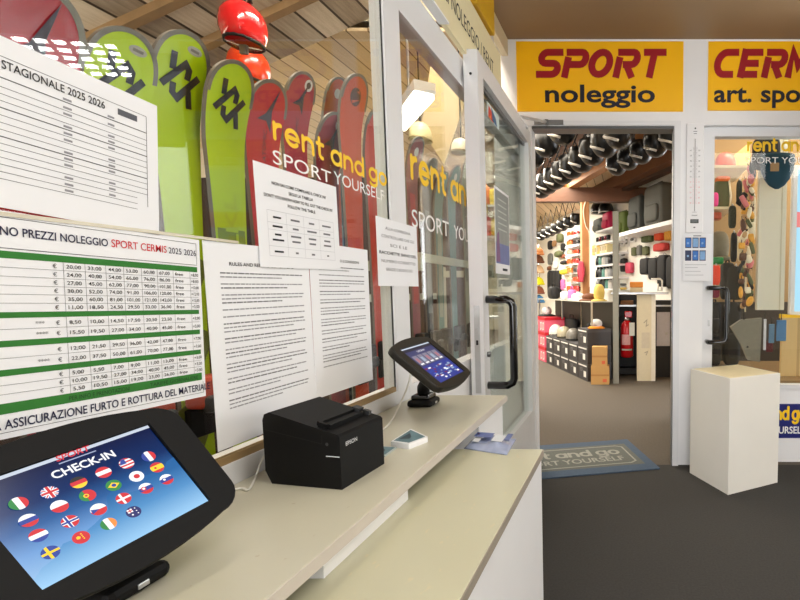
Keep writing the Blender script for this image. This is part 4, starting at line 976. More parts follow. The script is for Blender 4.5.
# ================================================================ HELMETS
def make_helmet(name, label, c, r, mshell, mrim, group=None, up=1, tall=1.0, strap=0, n=16, inverted=False, full=False):
    """dome with rim and a hanging strap; c is the middle of its open edge; an inverted one hangs by its chin straps"""
    t = thing(name, label, 'helmet', c, group); F = Matrix.Diagonal((1, -1, -1, 1)) if inverted else Matrix(); lo = -.72 if full else -.28; rl = .80 if full else .97; rz = -.86 if full else -.30
    b = MB(); b.sell((0, 0, 0), r, r*1.12, r*1.25*tall, mshell, .92, n, 8, fr=F, z0=lo); b.build('shell', t, recenter=False)
    b = MB()
    if inverted:
        q = []
        for i in range(9):
            az = R(150+i*15); ph = R(-12-38*(i/8)**.8); q.append((1.0*r*math.cos(ph)**.92*math.cos(az)*1.0, 1.12*r*math.cos(ph)**.92*math.sin(az), 1.25*r*tall*math.sin(ph)*1.02))
        b.tube(q, r*.10, mrim, 6)
    else: b.tube([(r*rl*math.cos(2*math.pi*i/14), r*1.12*rl*math.sin(2*math.pi*i/14), rz*r*tall+(.08*r if i in (9, 10, 11, 12) else 0)) for i in range(15)], r*.085, mrim, 6, False)
    b.build('trim_band' if inverted else 'rim', t, recenter=False)
    if strap and inverted:
        b = MB()
        for s_ in (-1, 1): b.tube([(s_*r*.85, 0, r*.2), (s_*r*.3, 0, r*.2+strap*.6), (0, 0, r*.2+strap)], .006, rubber, 5)
        b.build('chin_strap', t, recenter=False)
    elif strap:
        b = MB(); b.tube([(0, 0, r*1.2*tall), (0, .0, r*1.2*tall+strap)], .005, rubber, 5); b.build('hanging_strap', t, recenter=False)
    return t
shellk = mat('black helmet shell', (7, 7, 8), .32, coat=.08); rimw = mat('white helmet trim', (226, 222, 214), .45); padk = mat('black padding', (18, 18, 20), .8)
redh = mat('red helmet shell', (206, 20, 28), .12, coat=.8); orh = mat('orange helmet shell', (214, 62, 28), .2, coat=.5)
c = at(243.5, 27, 'Y', 2.2)
t = make_helmet('ski_helmet', 'glossy red helmet hanging from the boarded ceiling', (c.x, c.y, c.z), .083, redh, padk, None, tall=1.0, strap=zc(c.x)-c.z-.05-.083*1.2, full=True)
b = MB(); b.disc(.01, .10, .012, mat('grey badge', (200, 180, 180), .4, var=0), frame((.03, -.085, .0), (1, 0, 0), (0, 0, 1), (0, -1, 0)), .003); 
for s in (-1, 1): MB().lathe([(.010, 0), (.004, .035)], black, frame((s*.035, 0, .100), (1, 0, 0), (0, 1, 0)), 8).build('vent', t, recenter=False)
b = MB(); b.tube([(-.02, 0, -.02), (-.015, 0, -.075)], .006, rubber, 6); b.tube([(.02, 0, -.02), (.005, 0, -.075)], .006, rubber, 6); b.rbox(-.02, .012, -.008, .008, -.115, -.075, mat('grey buckle', (120, 116, 108), .5), .003); b.build('chin_strap', t, recenter=False)
c2_ = at(249, 68, 'Y', 2.62)
make_helmet('ski_helmet', 'orange helmet hanging below the glossy red helmet', tuple(c2_), .088, orh, padk, None, tall=1.0, strap=zc(c2_.x)-c2_.z-.088*1.2, full=True)
cream = mat('cream helmet shell', (240, 226, 176), .35)
c = at(420.5, 137, 'Y', 2.9); make_helmet('ski_helmet', 'cream helmet hanging above the crimson ski past the post', tuple(c), .062, cream, mat('tan padding', (170, 150, 100), .7), None, tall=1.1, strap=zc(c.x)-c.z-.062*1.32)
c = at(461, 150, 'Y', 2.95); make_helmet('ski_helmet', 'ivory helmet hanging beside the open door leaf above the sage ski', tuple(c), .055, mat('ivory helmet shell', (244, 236, 210), .35), MATS['tan padding'], None, tall=1.0, strap=zc(c.x)-c.z-.055*1.2)
# fluorescent lamp in the rental room
a, c = at(397, 126, 'Y', 2.75), at(425, 92, 'Y', 2.2); d = (c-a)
t = thing('tube_lamp', 'lit white strip lamp under the boarded ceiling past the window post', 'lamp', (a+c)/2); o = Vector(t.location)
ex_ = d.normalized(); fr = frame((0, 0, 0), ex_, Vector((0, 0, 1)).cross(ex_)); L2 = d.length/2
b = MB(); b.box(-L2, L2, -.045, .045, -.0, .045, paint); m_ = b.build('lamp_body', t, recenter=False); m_.matrix_local = fr
b = MB(); b.box(-L2+.01, L2-.01, -.040, .040, -.022, -.0005, mat('lit lamp cover', (255, 248, 226), emit=7)); m_ = b.build('lamp_cover', t, recenter=False); m_.matrix_local = fr
b = MB(); b.tube([(0, 0, .03), (0, 0, zc(o.x)-o.z)], .006, steel, 6); b.build('hanging_rod', t, recenter=False)
# beige panel hanging behind the glass
q = [at(x, y, 'Y', 3.02) for x, y in ((433, 50), (466, 98), (444, 165), (421, 128))]
b = MB(); b.hexa(q+[v+Vector((0, .02, 0)) for v in q], mat('beige board', (206, 186, 142), .6, var=.12, scale=6)); tag(b.build('hanging_board'), 'large beige board hanging slanted behind the glass past the window post', 'board')

# LED floodlight on its bracket (mirrored in the glass)
q = [Vector((1.2, y, z)) for y, z in ((2.066, 2.205), (2.51, 2.385), (2.59, 2.25), (2.16, 2.08))]; q = [v+Vector((0, 0, 0)) for v in q]
t = thing('floodlight', 'white LED floodlight grid hanging from the brown ceiling facing the glass', 'lamp', sum(q, Vector())/4); o = Vector(t.location)
b = MB(); e = [o+(v-o)*1.06 for v in q]; b.hexa([v-o+Vector((.004, 0, 0)) for v in e]+[v-o+Vector((.04, 0, 0)) for v in e], alu); b.build('housing', t, recenter=False)
led = mat('lit led cell', (255, 255, 250), emit=45); b = MB()
for i in range(6):
    for j in range(5):
        f = lambda u, v: (q[0]*(1-u)+q[1]*u)*(1-v)+(q[3]*(1-u)+q[2]*u)*v-o
        u0, u1, v0, v1 = (i+.2)/6, (i+.77)/6, (j+.22)/5, (j+.76)/5; b.add([f(u0, v0), f(u0, v1), f(u1, v1), f(u1, v0)], [(0, 1, 2, 3)], led)
b.build('led_grid', t, recenter=False)
b = MB(); k2, k3 = e[1]-o, e[2]-o; dy_ = Vector((0, .006, 0)); dx_ = Vector((-.19, .02, 0)); k2 = Vector((k2.x, k3.y+.01, k2.z)); k3 = Vector((k2.x, k2.y, k2.z-.48)); b.hexa([k2, k3, k3+dx_, k2+dx_, k2+dy_, k3+dy_, k3+dx_+dy_, k2+dx_+dy_], darkgrey); b.build('added_light_shield', t, recenter=False)  # added dark plate, keeps the LED grid's reflection off the shop window
MB().tube([(.03, 0, 0), (.03, 0, 2.70-o.z)], .012, alu, 8).build('bracket', t, recenter=False)

# ================================================================ THE SHOP BEYOND THE DOORWAY
EXW = -WD                                    # along the display wall, towards the picture's right
ORD = ['first', 'second', 'third', 'fourth', 'fifth', 'sixth', 'seventh', 'eighth', 'ninth', 'tenth', 'eleventh', 'twelfth']
def wb(u, v, off=0): return onplane(u, v, WP+WN*off, WN)
def wallframe(u0, v0, u1, v1, off, d):
    """frame of a thing that fills this patch of the picture, its back `off` from the display wall, d deep"""
    a, c = wb(u0, v1, off+d), wb(u1, v0, off+d); w = (c-a).dot(EXW); h = c.z-a.z
    return frame(a+EXW*w/2-WN*(d/2), EXW, -WN, (0, 0, 1)), abs(w), h
# --- rows of black helmets hanging under the ceiling
def helmet_row(p, q, n, r, words, zr, group):
    for i in range(n):
        f = i/(n-1); c = p+(q-p)*f
        make_helmet('hanging_helmet', 'black helmet with white trim, %s from the doorway in %s' % (ORD[i], words), (c.x, c.y, c.z), r, shellk, rimw, group, strap=(2.70 if c.z < 2.5 and q.y < 8 else 2.80)-c.z-r*.2, n=14, inverted=True)
Z1 = 2.40
helmet_row(at(619, 128, 'Z', Z1), at(541, 185, 'Z', Z1), 9, .125, 'the long hanging row', 2.6, 'helmets in the long hanging row')
helmet_row(at(672, 132, 'Z', 2.38), at(617, 161, 'Z', 2.38), 5, .108, 'the row by the display wall', 2.6, 'helmets in the hanging row by the display wall')
helmet_row(at(562, 126, 'Z', 2.60), at(533, 152, 'Z', 2.60), 3, .13, 'the short high row', 2.6, 'helmets in the short high row')
helmet_row(at(640, 116, 'Z', 2.62), at(594, 138, 'Z', 2.62), 4, .09, 'the upper middle row', 2.6, 'helmets in the upper middle row')
helmet_row(at(577, 217, 'Z', 2.40), at(541, 234, 'Z', 2.40), 7, .115, 'the far row', 2.6, 'helmets in the far row')
for k, (p, q, z, wds) in enumerate(((at(622, 126, 'Z', Z1), at(538, 187, 'Z', Z1), 2.702, 'long pale rail over the long row of hanging helmets'), (at(676, 130, 'Z', 2.38), at(612, 163, 'Z', 2.38), 2.702, 'pale rail over the hanging helmets closest to the display wall'))):
    d = (q-p).normalized(); n_ = Vector((-d.y, d.x, 0))*.02; P0 = Vector((p.x, p.y, z)); Q0 = Vector((q.x, q.y, z)); s_ = n_*0
    b = MB()
    b.hexa([P0-n_+s_, P0+n_+s_, Q0+n_+s_, Q0-n_+s_, P0-n_+s_+Vector((0, 0, .05)), P0+n_+s_+Vector((0, 0, .05)), Q0+n_+s_+Vector((0, 0, .05)), Q0-n_+s_+Vector((0, 0, .05))], palewood)
    for f in (.05, .95): c = P0+(Q0-P0)*f+s_; b.tube([c+Vector((0, 0, .05)), Vector((c.x, c.y, 2.80))], .008, steel, 6)
    tag(b.build('hanging_rail'), wds, 'rail')
# ceiling strip lamps of the shop
for k, (x, y, wds) in enumerate(((-1.55, 6.2, 'lit strip lamp between the beams of the shop ceiling'), (-2.35, 9.0, 'lit strip lamp over the far goggle shelves'))):
    t = thing('strip_lamp', wds, 'lamp', (x, y, 2.705)); m4 = frame((0, 0, 0), WD, Vector((0, 0, 1)).cross(WD), (0, 0, 1))
    for nm, bb in (('lamp_body', MB().box(-.75, .75, -.05, .05, .03, .08, paint)), ('lamp_cover', MB().box(-.73, .73, -.045, .045, 0, .029, mat('shop lamp cover', (255, 250, 235), emit=9)))): o = bb.build(nm, t, recenter=False); o.matrix_local = m4
# --- timber post with rope and the pink garment
pc = at(586.5, 290, 'Y', 7.2)
struct('timber_column', MB().box(pc.x-.055, pc.x+.045, 7.16, 7.27, 0, 2.46, oak).box(pc.x-.085, pc.x-.056, 7.17, 7.25, 0, 2.46, palewood))
b = MB(); b.tube(smooth([(pc.x+.0, 7.145, 2.44), (pc.x-.03, 7.13, 2.30), (pc.x+.0, 7.15, 2.1), (pc.x+.05, 7.15, 1.99), (pc.x+.055, 7.15, 1.7), (pc.x+.05, 7.15, 1.2)]), .009, mat('pale rope', (214, 200, 176), .8), 6); tag(b.build('rope'), 'pale rope hanging down the golden timber post', 'rope')
def cloth(name, label, cat, px0, py0, px1, py1, Y, m, group=None, d=.05, e=.35, extra=None):
    a, c = at(px0, py1, 'Y', Y), at(px1, py0, 'Y', Y); w, h = c.x-a.x, c.z-a.z
    t = thing(name, label, cat, ((a.x+c.x)/2, Y+d/2, a.z), group)
    b = MB(); b.sell((0, 0, h/2), w/2, d/2, h/2, m, e, 14, 8); b.build('body', t, recenter=False)
    if extra: extra(t, w, h, d)
    return t
def two_sleeves(t, w, h, d):
    for s in (-1, 1): MB().tube([(s*w*.42, 0, h*.9), (s*w*.6, -.01, h*.55), (s*w*.55, -.02, h*.25)], w*.12, t.children[0].data.materials[0], 8).build('sleeve', t, recenter=False)
cloth('child_jacket', 'pink child jacket hanging on the golden timber post', 'jacket', 578.5, 261, 583.5, 282, 7.1, mat('pink cloth', (200, 70, 90), .8, bump=.3), extra=two_sleeves)

# --- stacked boot boxes
Bn, Bf = at(588, 382, 'Z', 0), at(533.5, 357, 'Z', 0); BD = (Bf-Bn).normalized(); BNn = Vector((-BD.y, BD.x, 0)); BNn = BNn if BNn.y < 0 else -BNn
Lb = (Bf-Bn).length; bw = Lb*.70/5
cardk, carddk, cardr = mat('charcoal box card', (62, 60, 62), .6, var=.06), mat('box lid', (74, 72, 74), .6, var=.06), mat('red box card', (206, 30, 50), .5, var=.06)
redface = mat('pink red box end', (236, 104, 130), .5, var=.12, scale=12)
lab = mat('white box label', (232, 230, 224), .6, var=0)
def boot_box(label, p, z, w, h, d, red, seed, group):
    """a shoe carton whose end faces the aisle"""
    fr = frame(p+Vector((0, 0, z)), -BD, -BNn, (0, 0, 1)); t = thing('boot_box', label, 'box', group=group, fr=fr)
    g = random.Random(seed); c = cardr if red else cardk
    b = MB(); b.box(.003, w-.003, .003, d, 0, h*.80, redface if red else c); b.build('carton', t)
    b = MB(); b.box(.0, w, 0, d+.002, h*.80, h-.002, c if red else carddk); b.build('lid', t)
    for o in t.children: o.matrix_local = Matrix()
    ff_ = frame((0, -.0005, 0), (1, 0, 0), (0, 0, 1), (0, -1, 0)); b = MB()
    if red:
        for k in range(2): b.ribbon([(w*(.18+.4*k), h*.15), (w*(.22+.4*k), h*.6), (w*(.40+.4*k), h*.62), (w*(.38+.4*k), h*.2), (w*(.18+.4*k), h*.15)], .022, lab, ff_, -.0028+.001, False)
    else:
        b.rect(w*.08, h*.82, w*.92, h*.90, lab, ff_, .001); u = g.uniform(.5, .6); b.rect(w*u, h*.2, w*(u+.25), h*.55, lab, ff_, -.0015)
        for k in range(3): b.rect(w*.2, h*(.5+.08*k), w*.5, h*(.53+.08*k), mat('grey box print', (130, 126, 128), .6, var=0), ff_, -.0012)
    o = b.build('label', t); o.matrix_local = Matrix()
    return t
HB = .222
for cidx in range(5):
    for r_ in range(3 if cidx == 0 else 2):
        p = Bn+BD*(bw*(cidx+1))
        boot_box('charcoal boot box, %s, in the %s stack counted from the cardboard cartons' % (('bottom', 'second up', 'topmost')[r_], ORD[cidx]), p, HB*r_, bw-.012, HB-.002, .33, False, cidx*7+r_, 'charcoal boot boxes')
for cidx in range(2):
    for r_ in range(3):
        p = Bn+BD*(bw*5+Lb*.02+Lb*.13*(cidx+1))
        boot_box('red boot box with pink end, %s, in the %s red stack past the charcoal boxes' % (('bottom', 'middle', 'topmost')[r_], ('first', 'second')[cidx]), p, .24*r_, Lb*.13-.012, .238, .33, True, cidx*5+r_, 'red boot boxes')
# helmets on the boxes
for k, (f, col, nm) in enumerate(((.66, (232, 226, 214), 'white'), (.50, (176, 166, 140), 'beige'), (.345, (120, 116, 108), 'grey'))):
    c = Bn+BD*(Lb*f)-BNn*.125; r = .105
    make_helmet('display_helmet', '%s helmet lying on top of the charcoal boot boxes' % nm, (c.x, c.y, HB*2+r*.30+r*.09), r, mat(nm+' helmet shell', col, .35), padk)
# gondola: back panel, glass shelf above the boxes
t = thing('display_gondola', 'low dark display stand with a glass shelf above the boot boxes', 'stand', Bn+BD*(Lb*.45)-BNn*.37); o = Vector(t.location)
def alongbox(s0, s1, n0, n1, z0, z1, m, mb=None):
    mb = mb or MB(); P_ = lambda s, n, z: Bn+BD*s-BNn*n+Vector((0, 0, z))-o
    return mb.hexa([P_(s1, n0, z0), P_(s0, n0, z0), P_(s0, n1, z0), P_(s1, n1, z0), P_(s1, n0, z1), P_(s0, n0, z1), P_(s0, n1, z1), P_(s1, n1, z1)], m)
alongbox(.0, Lb*.95, .36, .39, 0, 1.0, mat('dark panel', (40, 38, 38), .5)).build('back_panel', t, recenter=False)
alongbox(.0, Lb*.95, .06, .36, 1.0, 1.012, mat('frosted shelf', (206, 204, 192), .2, var=.03)).build('shelf', t, recenter=False)
for s in (.02, Lb*.46, Lb*.93): alongbox(s, s+.02, .06, .08, .70 if s < .5 else .73, 1.0, steel).build('upright', t, recenter=False)
def puton(label, name, cat, s, n, z, rx, ry, rz, m, e=.6, part=None, group=None):
    p = Bn+BD*s-BNn*n; t = thing(name, label, cat, (p.x, p.y, z), group)
    fr_ = frame((0, 0, 0), -BD, -BNn, (0, 0, 1)); b = MB(); b.sell((0, 0, rz), rx, ry, rz, m, e, 14, 8); k = b.build('body', t, recenter=False); k.matrix_local = fr_
    if part: part(t, fr_)
    return t
def brim(m): 
    def f(t, fr_):
        c = t.children[0]; r = max(v.co.x for v in c.data.vertices)
        b = MB(); b.lathe([(r*1.45, .0), (r*1.45, .012), (r*.9, .03)], m, None, 18); o2 = b.build('brim', t, recenter=False); o2.matrix_local = fr_
    return f
def handle(m, h):
    def f(t, fr_):
        c = t.children[0]; x = max(v.co.x for v in c.data.vertices); z = max(v.co.z for v in c.data.vertices)
        b = MB(); b.tube([(-x*.4, 0, z*.95), (-x*.35, 0, z+h), (x*.35, 0, z+h), (x*.4, 0, z*.95)], .008, m, 6); o2 = b.build('strap', t, recenter=False); o2.matrix_local = fr_
    return f
brn, ylw, pnk, wht, olv, gry = mat('brown felt', (110, 66, 40), .8, bump=.2), mat('yellow felt', (220, 190, 100), .8, bump=.2), mat('pink cloth bag', (222, 110, 170), .7, bump=.2), mat('white cloth', (226, 222, 220), .8, bump=.2), mat('olive cloth', (92, 96, 62), .8, bump=.2), mat('grey cloth', (104, 104, 100), .8, bump=.2)
blkc = mat('black cloth', (22, 22, 24), .75, bump=.2)
puton('brown hat with brim on the glass shelf near the timber post', 'felt_hat', 'hat', .42, .2, 1.012, .10, .10, .05, brn, .8, brim(brn))
puton('yellow pointed hat on the glass shelf nearest the doorway', 'felt_hat', 'hat', .10, .2, 1.012, .07, .07, .11, ylw, .8, brim(ylw))
puton('pink pouch on the glass shelf beside a white cap', 'pouch', 'bag', Lb*.44, .2, 1.012, .09, .05, .075, pnk, .5, handle(pnk, .05))
puton('white cap on the glass shelf below the goggle shelves', 'cloth_cap', 'hat', Lb*.34, .2, 1.012, .10, .09, .05, wht, .8, brim(wht))
puton('white pouch on the glass shelf past the pink pouch', 'pouch', 'bag', Lb*.56, .2, 1.012, .10, .06, .06, wht, .5, handle(wht, .04))
puton('black bag on the glass shelf above the red boot boxes', 'pouch', 'bag', Lb*.78, .2, 1.012, .13, .08, .10, blkc, .5, handle(blkc, .05))
puton('black sports bag under the glass shelf behind the beige helmet', 'sports_bag', 'bag', Lb*.56, .30, HB*2+.0, .20, .05, .14, blkc, .4, handle(blkc, .05))
puton('black sports bag under the glass shelf above the topmost boot box', 'sports_bag', 'bag', Lb*.21, .27, HB*2, .06, .07, .13, blkc, .4, handle(blkc, .04))
puton('white and black plush on top of the red boot boxes', 'plush_toy', 'toy', Lb*.90, .17, .72, .10, .08, .08, wht, .9, brim(blkc))
puton('orange and white plush on the topmost charcoal boot box', 'plush_toy', 'toy', .10, .16, HB*3, .075, .075, .06, wht, .9, brim(mat('orange plush', (226, 140, 40), .9, bump=.2)))
# hat stand at the far end
hs = at(539.5, 300, 'Y', 9.0); t = thing('hat_stand', 'tall thin hat stand at the end of the red boot boxes', 'stand', (hs.x, hs.y, 0))
MB().lathe([(.16, 0), (.16, .02), (.02, .04)], black, None, 18).build('base', t, recenter=False); MB().tube([(0, 0, .03), (0, 0, 2.0)], .015, steel, 8).build('pole', t, recenter=False)
for k, (py, m, nm) in enumerate(((249, mat('tan felt', (214, 140, 84), .8), 'tan'), (257, brn, 'brown'), (267, mat('beige felt', (226, 190, 150), .8), 'beige'), (279, mat('neon yellow felt', (236, 232, 20), .7), 'neon yellow'), (288, mat('rust felt', (140, 80, 56), .8), 'rust'), (297, mat('blue felt', (70, 130, 180), .8), 'blue'))):
    z = at(539, py+5, 'Y', 8.85).z; t = thing('stand_hat', '%s hat on the tall hat stand at the far end' % nm, 'hat', (hs.x, hs.y-.13, z), 'hats on the hat stand')
    MB().sell((0, 0, .0), .115, .10, .13, m, .9, 14, 8, z0=-.1).build('crown', t, recenter=False); MB().tube([(.112*math.cos(2*math.pi*i/12), .098*math.sin(2*math.pi*i/12), 0) for i in range(13)], .018, m, 6, False).build('cuff', t, recenter=False)
# --- goggles column on the far wall
gcol = [(214, 90, 40), (190, 50, 50), (236, 130, 60), (60, 60, 66), (220, 170, 150), (200, 70, 40)]
k = 0
for r_ in range(9):
    y = 229+9.2*r_
    f_, w_, h_ = wallframe(565, y+7.6, 578, y+8.6, 0, .16); b = MB(); b.box(-w_/2, w_/2, -.08, .08, 0, h_, paint)
    tag(b.build('goggle_shelf', fr=f_), '%s narrow white goggle shelf from the top, left of the timber post' % ORD[r_], 'shelf', 'narrow goggle shelves')
    for c_ in range(2):
        u = 565.6+6.3*c_; f_, w_, h_ = wallframe(u, y+1.2, u+5.4, y+7.5, .02, .10)
        t = thing('ski_goggles', 'goggles on the %s goggle shelf from the top, %s the timber post' % (ORD[r_], ('farther from', 'nearer to')[c_]), 'goggles', group='ski goggles on the narrow shelves', fr=f_)
        m = mat('goggle lens %d' % (k % 6), gcol[k % 6], .2, coat=.4); k += 1
        b = MB(); b.sell((0, -.01, h_*.5), w_*.46, .04, h_*.46, m, .45, 12, 6); o_ = b.build('lens', t, recenter=False)
        b = MB(); b.rbox(-w_*.5, w_*.5, .0, .04, h_*.2, h_*.8, black, .01); o_ = b.build('strap', t, recenter=False)
# garments on the far wall
def wallthing(name, label, cat, u0, v0, u1, v1, d, m, e=.4, off=.003, group=None, part=None):
    f_, w_, h_ = wallframe(u0, v0, u1, v1, off, d); t = thing(name, label, cat, group=group, fr=f_)
    b = MB(); b.sell((0, 0, h_/2), w_/2, d/2, h_/2, m, e, 14, 8); b.build('body', t, recenter=False)
    if part: part(t, w_, h_, d)
    return t
def hook(t, w, h, d): MB().tube([(0, d*.4, h*.98), (0, 0, h*1.06), (0, -.02, h*1.0)], .006, steel, 6).build('hook', t, recenter=False)
def pocket(t, w, h, d):
    m = t.children[0].data.materials[0]; MB().sell((0, -d*.5, h*.32), w*.36, d*.12, h*.2, m, .4, 12, 6).build('pocket', t, recenter=False)
    MB().tube([(-w*.14, 0, h*.98), (-w*.1, 0, h*1.06), (w*.1, 0, h*1.06), (w*.14, 0, h*.98)], .008, m, 6).build('handle', t, recenter=False)
def collar(t, w, h, d): MB().sell((0, 0, h*.96), w*.22, d*.5, h*.07, t.children[0].data.materials[0], .8, 10, 6).build('collar', t, recenter=False)
for k, (u0, u1, nm) in enumerate(((547, 549.6, 'first'), (549.9, 552.4, 'second'), (552.7, 555.2, 'third'), (555.5, 557.6, 'fourth'))): wallthing('black_jacket', '%s black jacket from the hat stand on the far white wall' % nm, 'jacket', u0, 271, u1, 297, .10, blkc, .35, group='black jackets on the far wall', part=collar)
wallthing('knit_cap', 'olive cap hanging on the far white wall beside the goggle shelves', 'hat', 552.5, 250, 558.5, 258, .15, olv, .8, part=hook)
wallthing('knit_cap', 'black cap hanging on the far white wall under the olive cap', 'hat', 558.5, 260, 563.5, 265, .15, blkc, .8, part=hook)
wallthing('knit_cap', 'yellow cap hanging on the far white wall under the black cap', 'hat', 558, 269, 563.5, 275, .15, mat('lemon knit', (216, 210, 50), .8), .8, part=hook)
wallthing('flask', 'tall olive flask standing out on the far white wall below the far helmets', 'flask', 555.5, 233, 559, 243, .12, olv, .5, part=hook)
wallthing('pink_scarf', 'pink scarf hanging on the far white wall above the glass shelf', 'scarf', 560.2, 279, 563.5, 290, .05, pnk, .4, part=hook)
EXTRA = [('black', 'glove', blkc, 547, 240, 551, 250, 'between the far helmets and the black jackets'), ('tan', 'pouch', mat('tan felt bag', (170, 130, 90), .8), 551.5, 240, 554.5, 247, 'beside the tall olive flask'), ('black', 'pouch', blkc, 560, 243, 563.5, 251, 'beside the third goggle shelf'),
         ('grey', 'glove', gry, 547, 253, 551, 265, 'above the black jackets'), ('white', 'pouch', wht, 552, 260, 556, 269, 'above the middle black jackets'), ('rust', 'glove', mat('rust felt', (140, 80, 56), .8), 560.3, 254, 563.3, 258.5, 'above the black cap'),
         ('black', 'glove', blkc, 559.5, 292, 564, 299, 'just above the glass shelf'), ('brown', 'pouch', brn, 546.5, 266, 549.5, 270.5, 'directly above the first black jacket')]
for c_, k_, m_e, u0, v0, u1, v1, wh in EXTRA: wallthing('hanging_'+k_, 'small %s %s on the far white wall %s' % (c_, k_, wh), k_, u0, v0, u1, v1, .06, m_e, .5, part=hook)
# --- shelves between timber post and grey post
def wallshelf(label, u0, u1, v, d, m=paint, thick=.03):
    a, c = wb(u0, v, d), wb(u1, v, d); z = (a.z+c.z)/2; w_ = (c-a).dot(EXW)
    f_ = frame(Vector((a.x, a.y, z))+EXW*w_/2-WN*(d/2), EXW, -WN, (0, 0, 1)); tag(MB().box(-w_/2, w_/2, -d/2, d/2, -thick, 0, m).build('wall_shelf', fr=f_), label, 'shelf'); return z
def onshelf(builder, u0, u1, z, h, d, off):
    """builder(frame, width) for something standing on a shelf at height z"""
    a, c = wb(u0, 260, off+d), wb(u1, 260, off+d); w_ = (c-a).dot(EXW); p = wb((u0+u1)/2, 260, off+d/2); return frame((p.x, p.y, z), EXW, -WN, (0, 0, 1)), w_
zz = [wallshelf('%s white wall shelf from the top between the timber post and grey post' % ORD[i], 595.5, 613, v, .28) for i, v in enumerate((229, 242, 253, 264.5, 277, 288.5))]
bcol = [(54, 58, 62), (150, 152, 152), (96, 150, 140), (38, 38, 42), (200, 196, 190)]
def bottle(label, u, w, z, h, col, grp):
    f_, w_ = onshelf(None, u, u+w, z, h, .09, .12); t = thing('bottle', label, 'bottle', group=grp, fr=f_); r = w_*.42
    MB().lathe([(r, 0), (r, h*.68), (r*.5, h*.8)], mat('bottle %d%d%d' % col, col, .3), None, 12).build('body', t, recenter=False); MB().lathe([(r*.5, h*.8), (r*.5, h)], black, None, 10).build('cap', t, recenter=False)
for i, si in enumerate((3, 4, 5)):
    for k in range(5): bottle('%s bottle from the timber post on the %s white wall shelf from the top' % (ORD[k], ORD[si]), 597+3.1*k, 2.7, zz[si], .19, bcol[(k*2+i*3) % 5], 'bottles on the white wall shelves')
for k in range(6):
    f_, w_ = onshelf(None, 597+2.6*k, 599.3+2.6*k, zz[2], .17, .2, .05); c_ = ((232, 206, 120), (226, 214, 180), (230, 190, 80), (222, 212, 190), (214, 204, 176), (232, 216, 160))[k]
    t = thing('glove_pack', '%s cream pack from the timber post on the third white wall shelf' % ORD[k], 'pack', group='cream packs on the third shelf', fr=f_); MB().rbox(-w_/2, w_/2, -.1, .1, 0, .17, mat('pack %d' % k, c_, .6), .012).build('sleeve', t, recenter=False); MB().box(-w_*.3, w_*.3, -.1015, -.1003, .05, .12, mat('pack print', (180, 160, 120), .6)).build('front_label', t, recenter=False)
f_, w_ = onshelf(None, 597.5, 612, zz[1], .15, .22, .03); t = thing('sunglasses_tray', 'white tray of dark sunglasses on the second white wall shelf', 'tray', fr=f_); MB().rbox(-w_/2, w_/2, -.1, .1, 0, .04, wht, .01).build('tray', t, recenter=False)
for k in range(5): MB().sell((w_*(-.38+.19*k), -.03, .09), w_*.07, .03, .045, (blkc, mat('maroon lens', (110, 20, 40), .2))[k % 2], .6, 10, 6).build('sunglasses', t, recenter=False)
for (lb, u0, u1, h, c_) in (('raspberry backpack on the topmost white wall shelf by the grey post', 606.5, 614, .30, mat('raspberry cloth', (200, 26, 80), .6)), ('grey backpack on the topmost white wall shelf by the timber post', 597, 606, .24, mat('slate cloth', (96, 102, 98), .7))):
    f_, w_ = onshelf(None, u0, u1, zz[0], h, .2, .03); t = thing('backpack', lb, 'backpack', fr=f_); MB().sell((0, 0, h/2), w_/2, .1, h/2, c_, .4, 14, 8).build('body', t, recenter=False); pocket(t, w_, h, .2)
for k, (u, nm) in enumerate(((598, 'timber post'), (606, 'raspberry backpack'))):
    p = wb(u, 211, .16); make_helmet('display_helmet', 'black helmet high on the white wall above the %s' % nm, (p.x, p.y, p.z), .13, shellk, rimw, n=14)
# --- grey post of the shop fitting
gp = at(616, 383, 'Z', 0); struct('grey_column', MB().box(gp.x-.035, gp.x+.035, gp.y-.035, gp.y+.035, 0, 2.10, mat('grey green post', (150, 150, 138), .5)))
# --- top shelf with bags, goods below it
zt_ = wallshelf('long white shelf carrying two dark backpacks high on the display wall', 619, 682, 226, .42, paint, .05)
def bag_on(lb, u0, u1, h, c_, d=.26):
    f_, w_ = onshelf(None, u0, u1, zt_, h, d, .06); t = thing('backpack', lb, 'backpack', fr=f_); MB().sell((0, 0, h/2), w_/2, d/2, h/2, c_, .3, 16, 10).build('body', t, recenter=False); pocket(t, w_, h, d); return t
bag_on('narrow dark grey backpack standing on the long white shelf', 634.5, 647, .50, mat('charcoal cloth', (60, 62, 58), .7, bump=.2)); bag_on('broad dark grey backpack nearest the door frame on the long white shelf', 650, 670, .56, mat('graphite cloth', (74, 74, 68), .7, bump=.2))
bag_on('green and black backpack on the long white shelf beside the grey post', 620.5, 631, .36, mat('moss cloth', (70, 84, 20), .7, bump=.2)); 
orr, grn, rdd, cre = mat('orange red cloth', (220, 80, 40), .7, var=.3, scale=30), mat('green black cloth', (84, 96, 56), .7, var=.4, scale=30), mat('red patterned cloth', (190, 60, 54), .8, var=.35, scale=40), mat('amber cloth', (226, 160, 60), .7, var=.4, scale=30)
